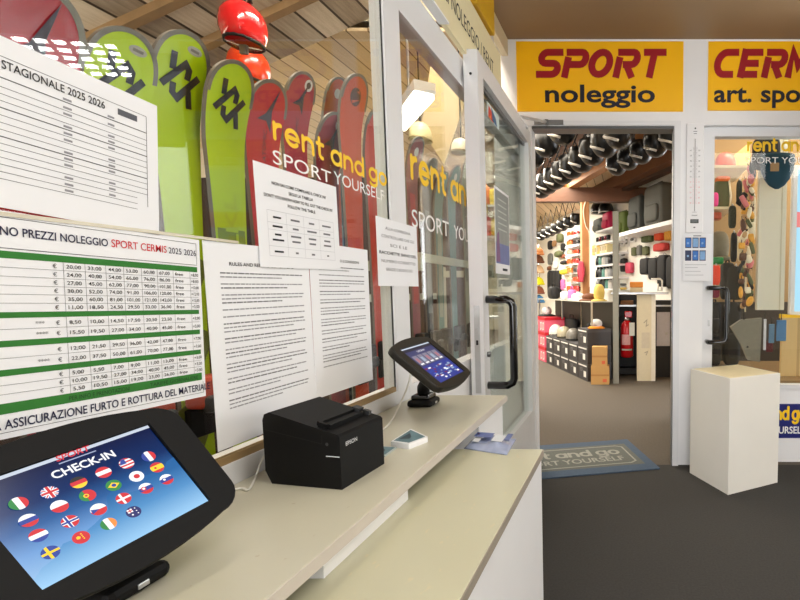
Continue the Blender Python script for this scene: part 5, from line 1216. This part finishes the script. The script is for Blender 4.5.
WT_ = [('gift_pouch', 'green and black pouch hanging under the narrow backpack', 'pouch', 640, 234, 649, 243, .1, grn), ('red_gloves', 'orange red gloves hanging under the broad backpack', 'gloves', 653, 231, 660.5, 241, .1, orr), ('amber_pouch', 'amber patterned pouch hanging nearest the door frame', 'pouch', 663, 226, 671, 241, .1, cre),
       ('amber_pouch', 'amber pouch hanging above the orange red gloves', 'pouch', 655, 224.5, 662.5, 230, .08, cre), ('sock_bundle', 'red patterned socks hanging below the orange red gloves', 'socks', 652, 242, 664, 252, .1, rdd),
       ('olive_pouch', 'small olive pouch hanging beside the white cards', 'pouch', 630.5, 247, 634.5, 256, .06, olv), ('olive_pouch', 'small olive pouch hanging above the black garments', 'pouch', 641.5, 246, 646.5, 255.5, .06, olv), ('grey_pouch', 'small dark pouch hanging between the two olive pouches', 'pouch', 636, 245, 639.5, 255.5, .06, gry),
       ('black_garment', 'black garment hanging next to the pink glove', 'garment', 638.5, 257.5, 646.5, 275, .14, blkc), ('black_garment', 'black garment hanging in the middle above the orange tray', 'garment', 647, 257, 655.5, 280, .14, blkc), ('black_garment', 'black garment hanging below the red patterned socks', 'garment', 656, 254, 664, 287, .14, blkc), ('black_garment', 'black garment hanging nearest the door frame below the amber pouch', 'garment', 664.5, 255, 676, 289, .14, blkc),
       ('pink_glove', 'pink red glove hanging low on the display wall', 'glove', 624.5, 262, 630, 273.5, .08, mat('rose cloth', (206, 70, 96), .7)), ('black_glove', 'black glove hanging beside the grey post on the display wall', 'glove', 619.5, 258, 624, 272, .08, blkc)]
for nm, lb, ct, u0, v0, u1, v1, d, m in WT_: wallthing(nm, lb, ct, u0, v0, u1, v1, d, m, .35, part=hook)
for k, (u0, v0, u1, v1) in enumerate(((621, 236, 624, 247), (625, 235, 628.5, 247), (629.5, 235, 635, 243), (620, 250, 627, 258))):
    f_, w_, h_ = wallframe(u0, v0, u1, v1, .003, .02); t = thing('goods_card', 'white goods card, %s from the grey post, under the long white shelf' % ORD[k], 'card', group='white goods cards', fr=f_); MB().box(-w_/2, w_/2, -.01, .01, 0, h_, wht).build('card', t, recenter=False); MB().sell((0, -.015, h_*.45), w_*.28, .012, h_*.22, gry, .6, 10, 6).build('accessory', t, recenter=False)
# --- dark cabinet, plinth, extinguisher, cartons
Yc = 6.05
X_ = lambda px, Y=Yc: at(px, 300, 'Y', Y).x
pl = at(646, 381, 'Z', 0)
t = thing('plinth', 'tall cream display plinth in the middle of the shop doorway view', 'plinth', (pl.x, pl.y+.11, 0)); xw = (X_(655.5, pl.y)-X_(637, pl.y))/2
b = MB(); b.box(-xw, xw, -.11, .11, .0, 1.10, mat('cream plinth paint', (226, 216, 184), .5, var=.05)); b.build('body', t, recenter=False)
MB().box(xw-.05, xw+.003, -.113, -.11, .0, 1.10, mat('pale plinth edge', (240, 236, 220), .4)).build('edge_strip', t, recenter=False)
b = MB(); cp = mat('carved grey print', (176, 166, 140), .6); fr = frame((0, -.1105, 0), (1, 0, 0), (0, 0, 1), (0, -1, 0)); b.rect(-xw*.5, .42, xw*.4, .62, mat('plinth label', (214, 204, 178), .6), fr, .001); b.ribbon([(-.03, .74), (.01, .78), (.0, .7), (.03, .72)], .012, cp, fr, .001, False); b.ribbon([(-.02, .36), (.02, .38), (.0, .33)], .012, cp, fr, .001, False); b.build('front_print', t, recenter=False)
t = thing('display_table', 'grey metal table top at eye height resting over the cream plinth', 'table', (pl.x-.1, pl.y+.15, 1.102)); o = Vector(t.location); x0, x1 = X_(611.5), X_(668)
MB().box(x0-o.x, x1-o.x, -.22, .22, .0, .025, greymetal).build('top', t, recenter=False); MB().box(x0-o.x, x1-o.x, -.225, -.22, .003, .022, steel).build('edge', t, recenter=False)
zT = 1.127
a, c = at(630, 290, 'Y', Yc), at(643, 280, 'Y', Yc); t = thing('orange_tray', 'orange box standing on the grey table top', 'box', ((a.x+c.x)/2, Yc+.1, zT)); w_ = (c.x-a.x)/2; MB().rbox(-w_, w_, -.08, .08, .0, .06, mat('pale card', (226, 210, 170), .5), .006).build('tray', t, recenter=False); MB().rbox(-w_*1.02, w_*1.02, -.085, .085, .06, .13, mat('orange card', (226, 140, 30), .4), .008).build('lid', t, recenter=False)
a, c = at(651, 290, 'Y', Yc), at(662, 279, 'Y', Yc); b = MB(); b.tube([(a.x, Yc, c.z), (c.x-.02, Yc, c.z), (c.x, Yc, c.z-.02), (c.x, Yc, zT+.022), (c.x-.05, Yc, zT+.02), (c.x-.05, Yc, c.z-.06)], .012, mat('white tube', (232, 230, 222), .3), 8); tag(b.build('bent_tube'), 'white bent tube stand on the grey table top', 'stand')
for k, (u0, u1, v, nm) in enumerate(((613, 618, 276, 'beside the grey post'), (619, 627.5, 280, 'next to the orange box'))):
    a, c = at(u0, 290, 'Y', Yc), at(u1, v, 'Y', Yc); t = thing('eyewear_stand', 'clear eyewear stand on the grey table top %s' % nm, 'stand', ((a.x+c.x)/2, Yc+.05, zT)); w_ = (c.x-a.x)/2; hh = c.z-zT
    MB().box(-w_, w_, -.02, .02, 0, .01, wht).build('foot', t, recenter=False); MB().hexa([(-w_, -.02, .01), (w_, -.02, .01), (w_, .0, .01), (-w_, .0, .01), (-w_*.6, .03, hh), (w_*.6, .03, hh), (w_*.6, .045, hh), (-w_*.6, .045, hh)], mat('clear acrylic', (204, 206, 196), .15)).build('panel', t, recenter=False)
    for q_ in range(2): MB().sell((0, -.01, hh*(.3+.35*q_)), w_*.8, .03, hh*.1, (ylw, gry)[q_], .6, 10, 6).build('eyewear', t, recenter=False)
blkp = mat('black cabinet panel', (20, 19, 18), .5)
t = thing('display_cabinet', 'black cabinet with a pale grey door behind the cream plinth', 'cabinet', (X_(660, 6.3), 6.5, 0)); o = Vector(t.location); x0, x1 = X_(647, 6.3), X_(672, 6.3)
MB().box(x0-o.x, x1-o.x, -.2, .03, 0, 1.02, blkp).build('body', t, recenter=False); a, c = at(656.5, 346, 'Y', 6.29), at(670, 312, 'Y', 6.29); MB().rbox(a.x-o.x, c.x-o.x, -.215, -.2, a.z, c.z, mat('pale grey door', (196, 194, 204), .4), .004).build('door', t, recenter=False); MB().box(c.x-o.x-.06, c.x-o.x-.03, -.22, -.215, a.z+.15, a.z+.18, steel).build('latch', t, recenter=False)
MB().box(x0-o.x, x1-o.x, -.22, -.2, .94, .96, steel).build('edge_strip', t, recenter=False)
t = thing('shelf_cabinet', 'low black open cabinet with a wooden tray behind the fire extinguisher', 'cabinet', (X_(628, 6.4), 6.55, 0)); o = Vector(t.location); x0, x1 = X_(617.5, 6.4), X_(638, 6.4)
b = MB(); b.box(x0-o.x, x1-o.x, .1, .13, 0, 1.09, blkp).box(x0-o.x, x0-o.x+.02, -.13, .1, 0, 1.09, blkp).box(x1-o.x-.02, x1-o.x, -.13, .1, 0, 1.09, blkp); b.build('body', t, recenter=False)
z6 = at(628, 305, 'Y', 6.42).z; MB().box(x0-o.x+.02, x1-o.x-.02, -.13, .1, z6-.02, z6, steel).build('shelf', t, recenter=False)
MB().box(x0-o.x+.02, x1-o.x-.02, -.13, .1, .02, .10, blkp).build('bottom', t, recenter=False)
tag(MB().rbox(x0+.04, x1-.06, 6.44, 6.6, z6+.0005, z6+.055, oak, .004).build('wooden_tray'), 'golden wooden tray in the black open cabinet above the fire extinguisher', 'tray')
# fire extinguisher
Ye = 6.3; a, c = at(619.5, 357, 'Y', Ye), at(634.5, 311, 'Y', Ye); xm_ = (a.x+c.x)/2; r = .085; H_ = c.z-a.z
t = thing('fire_extinguisher', 'red fire extinguisher with white tag hanging on the black open cabinet', 'extinguisher', (xm_, Ye, a.z))
redx = mat('extinguisher red', (196, 16, 26), .25, coat=.4)
MB().lathe([(r*.8, 0), (r, .02), (r, H_*.66), (r*.8, H_*.74), (r*.35, H_*.80)], redx, None, 20).build('cylinder', t, recenter=False); MB().lathe([(r*.36, H_*.79), (r*.36, H_*.86)], steel, None, 12).build('neck', t, recenter=False)
MB().rbox(-.03, .07, -.02, .02, H_*.86, H_*1.0, redx, .01).build('valve', t, recenter=False); MB().tube(smooth([(-.03, 0, H_*.9), (-.10, -.01, H_*.85), (-.12, -.01, H_*.55), (-.095, -.02, H_*.2)]), .012, rubber, 8).build('hose', t, recenter=False)
b = MB(); fr = frame((0, -r-.001, 0), (1, 0, 0), (0, 0, 1), (0, -1, 0))
def curved(b, u0, u1, v0, v1, m, rr):
    n = 8; vs = []
    for i in range(n+1): th = R(u0+(u1-u0)*i/n); vs += [(rr*math.sin(th), -rr*math.cos(th), v0), (rr*math.sin(th), -rr*math.cos(th), v1)]
    b.add(vs, [(2*i, 2*i+2, 2*i+3, 2*i+1) for i in range(n)], m, True)
curved(b, -50, 30, H_*.28, H_*.5, mat('extinguisher print', (226, 170, 170), .5, var=.3, scale=80), r+.001); curved(b, -50, 50, H_*.16, H_*.19, lab, r+.001); b.build('print', t, recenter=False)
MB().rbox(.03, .10, -.105, -.095, H_*.48, H_*.76, lab, .002).build('tag', t, recenter=False); MB().box(-.03, .03, r*.98, r+.035, H_*.5, H_*.6, steel).build('wall_bracket', t, recenter=False)
# cardboard cartons
cb1, cb2 = mat('brown cardboard', (206, 160, 96), .7, var=.1, scale=9), mat('cardboard tape', (186, 132, 70), .5)
for k, (u0, v0, u1, v1, lb) in enumerate(((591, 366.5, 609, 383.5, 'open brown cardboard carton on the floor beside the boot boxes'), (592, 347, 607, 366.5, 'brown cardboard carton stacked on the floor carton'))):
    Yk = at(600, 383, 'Z', 0).y-.10; a, c = at(u0, v1, 'Y', Yk), at(u1, v0, 'Y', Yk); z0_ = 0 if k == 0 else cz; cz = c.z; w_ = (c.x-a.x)/2
    t = thing('cardboard_carton', lb, 'carton', ((a.x+c.x)/2, Yk+.08, z0_), None); MB().box(-w_, w_, -.08, .08, 0, c.z-z0_-.0005, cb1).build('carton', t, recenter=False); MB().box(-w_, w_, -.0812, -.0802, (c.z-z0_)*.47, (c.z-z0_)*.56, cb2).build('tape', t, recenter=False)
    MB().box(w_*.3, w_*.75, -.0820, -.0814, .03, .07, mat('orange label', (226, 110, 70), .5)).build('carton_label', t, recenter=False)

# ================================================================ THE SHOP WINDOW DISPLAY
YB = WY+.45
xl = C1+.06
t = thing('display_deck', 'pale wooden deck and back board filling the bottom of the shop window', 'display', (1.2, WY+.6, 0)); o = Vector(t.location)
deckm = planks('display wood', (206, 170, 112), (226, 194, 138), .3, 0, gc=(190, 156, 104))
MB().box(xl-o.x, 2.3-o.x, -.46, .50, lowz+.0, lowz+.03, mat('display deck wood', (150, 122, 84), .5, var=.1)).build('deck', t, recenter=False)
a = at(780, 392, 'Y', WY+.30); MB().box(a.x-o.x, 2.3-o.x, -.30, -.27, lowz+.031, at(790, 318, 'Y', WY+.3).z, deckm).build('back_board', t, recenter=False)
MB().box(xl-o.x, 2.3-o.x, .46, .5, lowz+.031, 1.05, mat('dim display back', (66, 60, 54), .7)).build('back_panel', t, recenter=False)
# white panel
a, c = at(757, 310, 'Y', YB), at(788, 150, 'Y', YB); t = thing('partition_board', 'tall plain cream panel hanging in the shop window', 'panel', ((a.x+c.x)/2, YB+.03, a.z)); w_ = (c.x-a.x)/2
MB().box(-w_, w_, -.03, .03, 0, 2.80-a.z, mat('cream panel', (226, 222, 204), .5, var=.02)).build('board', t, recenter=False); MB().box(w_*.62, w_*.70, -.034, -.03, 0, 2.7-a.z, mat('panel fold', (206, 198, 170), .5)).build('fold', t, recenter=False)
# screen
Ys = YB-.02; a, c = at(788.5, 318, 'Y', Ys), at(870, 166, 'Y', Ys); t = thing('display_screen', 'bright sky blue and yellow screen in a white frame beside the cream panel', 'screen', ((a.x+c.x)/2, Ys, a.z)); w_ = (c.x-a.x)/2; hh = c.z-a.z
MB().rbox(-w_, w_, -.02, .03, 0, hh, paint, .006).build('frame', t, recenter=False); fr = frame((0, -.0205, 0), (1, 0, 0), (0, 0, 1), (0, -1, 0)); b = MB(); iw = w_-.035
cy, ye, pk_ = em('screen cyan', (170, 222, 246), .95), em('screen lemon', (244, 236, 150), .95), em('screen salmon', (240, 130, 130), .9)
b.rect(-iw, .05, iw, hh-.03, cy, fr); g = random.Random(3)
b.rect(-iw, hh*.60, iw, hh*.70, pk_, fr, .0008)
for k in range(9): u = g.uniform(-iw, iw*.5); v = g.uniform(.08, hh*.55); b.rect(u, v, min(iw, u+g.uniform(.03, .12)), v+g.uniform(.02, .06), ye, fr, .0009+.00002*k)
b.build('picture', t, recenter=False)
a, c = at(779, 322, 'Y', Ys-.035), at(870, 313.5, 'Y', Ys-.035); b = MB(); b.hexa([(a.x, Ys-.06, a.z+.03), (c.x, Ys-.06, a.z-.03), (c.x, Ys-.03, a.z-.03), (a.x, Ys-.03, a.z+.03), (a.x, Ys-.06, a.z+.06), (c.x, Ys-.06, a.z+.02), (c.x, Ys-.03, a.z+.02), (a.x, Ys-.03, a.z+.06)], mat('yellow shelf edge', (248, 200, 20), .4)); tag(b.build('ledge_strip'), 'yellow strip under the bright screen', 'strip')
# shelves with helmet and bags at the column side
def winshelf(lb, x0, x1, py, Y, d, m):
    z = at(x0, py, 'Y', Y).z; a, c = at(x0, py, 'Y', Y), at(x1, py, 'Y', Y); tag(MB().box(a.x, c.x, Y, Y+d, z-.02, z, m).build('wall_shelf'), lb, 'shelf'); return z
shm = mat('pale shelf', (222, 206, 170), .5, var=.04)
Yh = WY+.75; zsh = winshelf('pale shelf under the coral helmet in the shop window', 700, 748, 165, Yh-.15, .5, shm)
c = at(725.5, 155, 'Y', Yh); r = .085; make_helmet('display_helmet', 'coral pink helmet on the pale shelf in the shop window', (c.x, c.y, zsh+r*.3+.008), r, mat('coral helmet shell', (232, 112, 96), .3), mat('coral padding', (170, 70, 60), .7), tall=.95)
a = at(736, 166, 'Y', Yh+.2); zs2 = winshelf('lower pale shelf beneath the olive bag in the shop window', 700, 733, 206.5, Yh-.15, .4, shm)
def standing(name, lb, cat, x0, y0, x1, y1, Y, d, m, e=.35, part=None, z=None):
    a, c = at(x0, y1, 'Y', Y), at(x1, y0, 'Y', Y); z = a.z if z is None else z; w_, h_ = c.x-a.x, c.z-z
    t = thing(name, lb, cat, ((a.x+c.x)/2, Y+d/2, z)); MB().sell((0, 0, h_/2), w_/2, d/2, h_/2, m, e, 16, 10).build('body', t, recenter=False)
    if part: part(t, w_, h_, d)
    return t
def orange_top(t, w, h, d):
    MB().sell((0, -.01, h*.95), w*.5, d*.5, h*.10, mat('orange trim cloth', (240, 120, 50), .7), .5, 12, 6).build('lid', t, recenter=False)
    MB().tube([(w*.38, -d*.45, h*.9), (w*.5, -d*.55, h*.4), (w*.48, -d*.4, .01)], .008, mat('pale strap', (236, 224, 190), .7), 6).build('strap', t, recenter=False)
standing('olive_bag', 'olive bag with orange lid on the lower pale shelf in the shop window', 'bag', 716, 177, 731, 206, Yh-.1, .12, olv, .4, orange_top, zs2)
standing('pink_pouch', 'hot pink pouch in front of the olive bag in the shop window', 'pouch', 711, 192, 719, 206, Yh-.15, .045, mat('hot pink cloth', (240, 70, 150), .6), .5, None, zs2)
standing('red_box', 'red and cream box below the lower pale shelf in the shop window', 'box', 708, 212, 722, 219, Yh-.1, .1, mat('red cream print', (196, 90, 60), .5, var=.5, scale=40), .2)
def peak(t, w, h, d): MB().sell((w*.1, -d*.5, h*.12), w*.4, d*.35, h*.07, t.children[0].data.materials[0], .8, 12, 6).build('peak', t, recenter=False)
standing('felt_hat', 'large grey cap hanging low behind the door handle in the shop window', 'hat', 711, 230, 731, 262, Yh-.05, .16, mat('warm grey felt', (120, 112, 92), .8, var=.2), .7, peak)
standing('green_pack', 'green pack beside the column below the grey cap in the shop window', 'pack', 711, 257, 724, 264, Yh-.25, .08, mat('green print', (20, 130, 60), .5, var=.4, scale=60), .3)
standing('orange_glove', 'bright orange red mitten near the black door handle', 'glove', 712, 265, 721, 285, Yh-.3, .05, mat('flame cloth', (238, 70, 40), .7), .5, hook)
standing('maroon_pouch', 'maroon pouch directly below the orange red mitten', 'pouch', 712, 286, 720, 298, Yh-.3, .05, mat('maroon cloth', (120, 24, 50), .7), .5, hook)
for k, (x0, y0, x1, y1, w_) in enumerate(((722, 262, 736, 300, 'upper'), (709, 302, 722, 335, 'middle'), (724, 302, 742, 366, 'tall'), (706, 337, 722, 366, 'lower'))):
    standing('black_bag', '%s black bag behind the black door handle in the shop window' % w_, 'bag', x0, y0, x1, y1, Yh+.0, .14, mat('soft black', (34, 32, 30), .8, var=.3, scale=14), .4, pocket, lowz+.0305 if y1 > 350 else None)
# hanging trinkets along a cord
g = random.Random(11)
pal = [cre, blkc, mat('ivory bead', (236, 222, 190), .5), mat('tan bead', (190, 150, 100), .5), mat('brown bead', (96, 60, 40), .6), mat('rose bead', (214, 120, 120), .6), olv]
for k in range(64):
    f = k/63; y = 168+140*f; x = 753-10*f*(1 if f < .5 else .6)+g.uniform(-9, 3)*(1 if f > .12 else .3); w_ = g.uniform(3.6, 7.5); h_ = g.uniform(6, 14)
    p = at(x, y, 'Y', YB-.28+.045*(k % 5)); sx, sz = w_*.5*p.y/480, h_*.5*p.y/480
    t = thing('hanging_trinket', 'small dark or cream trinket in the cluster hanging beside the cream panel', 'trinket', p, 'trinkets hanging beside the cream panel')
    m = pal[(k*5+g.randrange(2)) % 7]; fr = Matrix.Rotation(g.uniform(-.6, .6), 4, 'Y'); MB().sell((0, 0, 0), sx, sx*.7, sz, m, g.choice((.4, .8, 1)), 10, 6, fr=fr).build('bead', t, recenter=False)
    MB().tube([fr @ Vector((0, 0, sz)), fr @ Vector((0, 0, sz+.02))], .003, rubber, 4).build('loop', t, recenter=False)
b = MB(); b.tube(smooth([at(760, 140, 'Y', YB-.06), at(753, 175, 'Y', YB-.06), at(747, 235, 'Y', YB-.06), at(745, 312, 'Y', YB-.06)]), .007, mat('ivory cord', (226, 214, 180), .7), 6); tag(b.build('cord'), 'ivory cord carrying the trinkets beside the cream panel', 'cord')
b = MB(); b.hexa([at(x, y, 'Y', YB+.35) for x, y in ((732, 157), (750, 142), (750, 165), (732, 165))]+[at(x, y, 'Y', YB+.37) for x, y in ((732, 157), (750, 142), (750, 165), (732, 165))], mat('primrose card', (236, 216, 140), .6)); tag(b.build('hanging_card'), 'pale yellow card behind the coral helmet in the shop window', 'card')
# dark jackets row high up and the teal knit hat
standing('black_jacket', 'black jacket hanging behind the letters rent and in the shop window', 'jacket', 754, 136, 782, 168, YB+.10-.2, .10, blkc, .4, collar)
t = thing('teal_hat', 'dark teal knit hat with tan patch hanging before the cream panel', 'hat', at(777, 172, 'Y', YB-.30)); o = Vector(t.location); a, c = at(761, 190, 'Y', YB-.30), at(796, 156, 'Y', YB-.30); w_ = (c.x-a.x)/2; h_ = c.z-a.z
tl = mat('dark teal knit', (26, 62, 78), .9, bump=.3); b = MB(); n = 28; prof = [(.12, -.50), (.45, -.40), (.72, -.22), (.92, .02), (1, .3), (.98, .5)]
vs = []; fs = []
for q_, z in prof:
    for i in range(n): th = 2*math.pi*i/n; rr_ = q_*(1+.03*(i % 2)); vs.append((w_*rr_*math.cos(th), .06*rr_*math.sin(th), h_*z))
for k in range(len(prof)-1):
    for i in range(n): fs.append((k*n+i, k*n+(i+1) % n, (k+1)*n+(i+1) % n, (k+1)*n+i))
fs.append(list(range(n))[::-1]); fs.append([(len(prof)-1)*n+i for i in range(n)]); b.add(vs, fs, tl, True); b.build('knit_body', t, recenter=False)
MB().rbox(-w_*.55, -w_*.05, -.066, -.058, -.01, .045, mat('tan patch', (168, 132, 92), .7), .003).build('patch', t, recenter=False); MB().tube([(0, 0, h_*.5), (0, 0, h_*.5+.5)], .003, rubber, 4).build('hanging_thread', t, recenter=False)
for k, (x0, y0, x1, y1, m, lb) in enumerate(((729, 205, 737, 228, mat('olive black cloth', (46, 48, 34), .8), 'olive black mitten hanging between the lower pale shelf and the trinkets'), (737, 180, 743, 204, mat('olive black cloth', (46, 48, 34), .8), 'olive black mitten hanging under the yellow card'), (738, 228, 746, 262, mat('cream knit', (222, 208, 174), .8), 'cream knit stocking hanging behind the trinkets'),
                                             (731, 232, 738, 262, blkc, 'black strip pouch hanging beside the large grey cap'), (752, 196, 757, 240, mat('ivory knit', (232, 222, 196), .8), 'ivory knit stocking hanging at the edge of the cream panel'), (727, 266, 746, 300, mat('mottled black cloth', (40, 38, 34), .8, var=.6, scale=30), 'mottled black bag hanging behind the lowest trinkets'))):
    standing('hanging_pouch', lb, 'pouch', x0, y0, x1, y1, YB+.06+.06*(k % 2), .05, m, .5, hook)
# grey felt bag and tags
b = MB(); Yf = YB-.18; P_ = [(731, 327), (741, 320), (762, 318), (760, 362), (748, 360), (742, 345)]
q = [at(x, y, 'Y', Yf) for x, y in P_]; o = sum(q, Vector())/6; t = thing('felt_bag', 'grey felt bag hanging under the trinkets above the wooden deck', 'bag', o); n = len(q)
b = MB(); vs = [v-o for v in q]+[v-o+Vector((0, .05, 0)) for v in q]; b.add(vs, [list(range(n)), list(range(n, 2*n))[::-1]]+[(i, n+i, n+(i+1) % n, (i+1) % n) for i in range(n)], mat('grey felt', (128, 122, 108), .9, var=.15, bump=.3)); b.build('body', t, recenter=False)
e_ = at(747.5, 347, 'Y', Yf-.002)-o; MB().disc(e_.x, e_.z, .008, blkc, frame((0, e_.y, 0), (1, 0, 0), (0, 0, 1), (0, -1, 0))).build('eyelet', t, recenter=False); e_ = at(744, 320, 'Y', Yf)-o; MB().tube([e_, e_+Vector((0, .02, .09))], .005, rubber, 5).build('strap', t, recenter=False)
for k, (x0, y0, x1, y1, col, lb) in enumerate(((768.5, 324, 774.5, 343, (92, 124, 150), 'grey blue tag hanging next to the grey felt bag'), (776, 320, 786.5, 341, (72, 118, 160), 'blue tag hanging nearest the yellow strip'), (766, 341, 773, 352, (90, 22, 26), 'dark red tag hanging below the grey blue tag'), (763, 319, 766.5, 350, (206, 204, 208), 'narrow white tag hanging beside the grey felt bag'))):
    a, c = at(x0, y1, 'Y', YB-.2+.01*k), at(x1, y0, 'Y', YB-.2+.01*k); t = thing('price_tag', lb, 'tag', ((a.x+c.x)/2, a.y, a.z)); MB().rbox(-(c.x-a.x)/2, (c.x-a.x)/2, -.006, .006, 0, c.z-a.z, mat('tag %d' % k, col, .6, var=.15), .004).build('card', t, recenter=False); MB().tube([(0, 0, c.z-a.z-.005), (0, 0, c.z-a.z+.05)], .003, rubber, 4).build('loop', t, recenter=False)

# coloured bags on a rack seen through the open leaf
t = thing('bag_rack', 'white shelf rack with bright bags seen through the open door leaf', 'rack', (-1.42, 4.7, 0)); o = Vector(t.location)
zr1, zr2 = at(500, 236, 'Y', 4.6).z, at(500, 205, 'Y', 4.6).z; xr0, xr1 = at(478, 236, 'Y', 4.6).x, at(520, 236, 'Y', 4.6).x
for x in (xr0, xr1): MB().box(x-o.x-.015, x-o.x+.015, -.12, .12, 0, 2.2, paint).build('side_panel', t, recenter=False)
for z in (zr1, zr2, .9, .4): MB().box(xr0-o.x+.015, xr1-o.x-.015, -.12, .12, z-.02, z, paint).build('shelf', t, recenter=False)
for k, (x0, x1, zs_, h_, col, nm) in enumerate(((481, 488, zr2, .20, (240, 150, 90), 'orange'), (490, 497, zr2, .16, (230, 200, 60), 'yellow'), (505, 515, zr2, .22, (236, 206, 80), 'amber'), (481, 489, zr1, .20, (236, 90, 100), 'pink red'), (491, 499, zr1, .17, (220, 190, 40), 'lemon'), (502, 515, zr1, .21, (236, 120, 90), 'salmon'))):
    a, c = at(x0, 230, 'Y', 4.65), at(x1, 230, 'Y', 4.65); w_ = c.x-a.x; t = thing('bright_bag', '%s bag on the white rack seen through the open door leaf' % nm, 'bag', ((a.x+c.x)/2, 4.7, zs_)); MB().sell((0, 0, h_/2), w_/2, .07, h_/2, mat(nm+' bag cloth', col, .6), .4, 12, 8).build('body', t, recenter=False); pocket(t, w_, h_, .14)
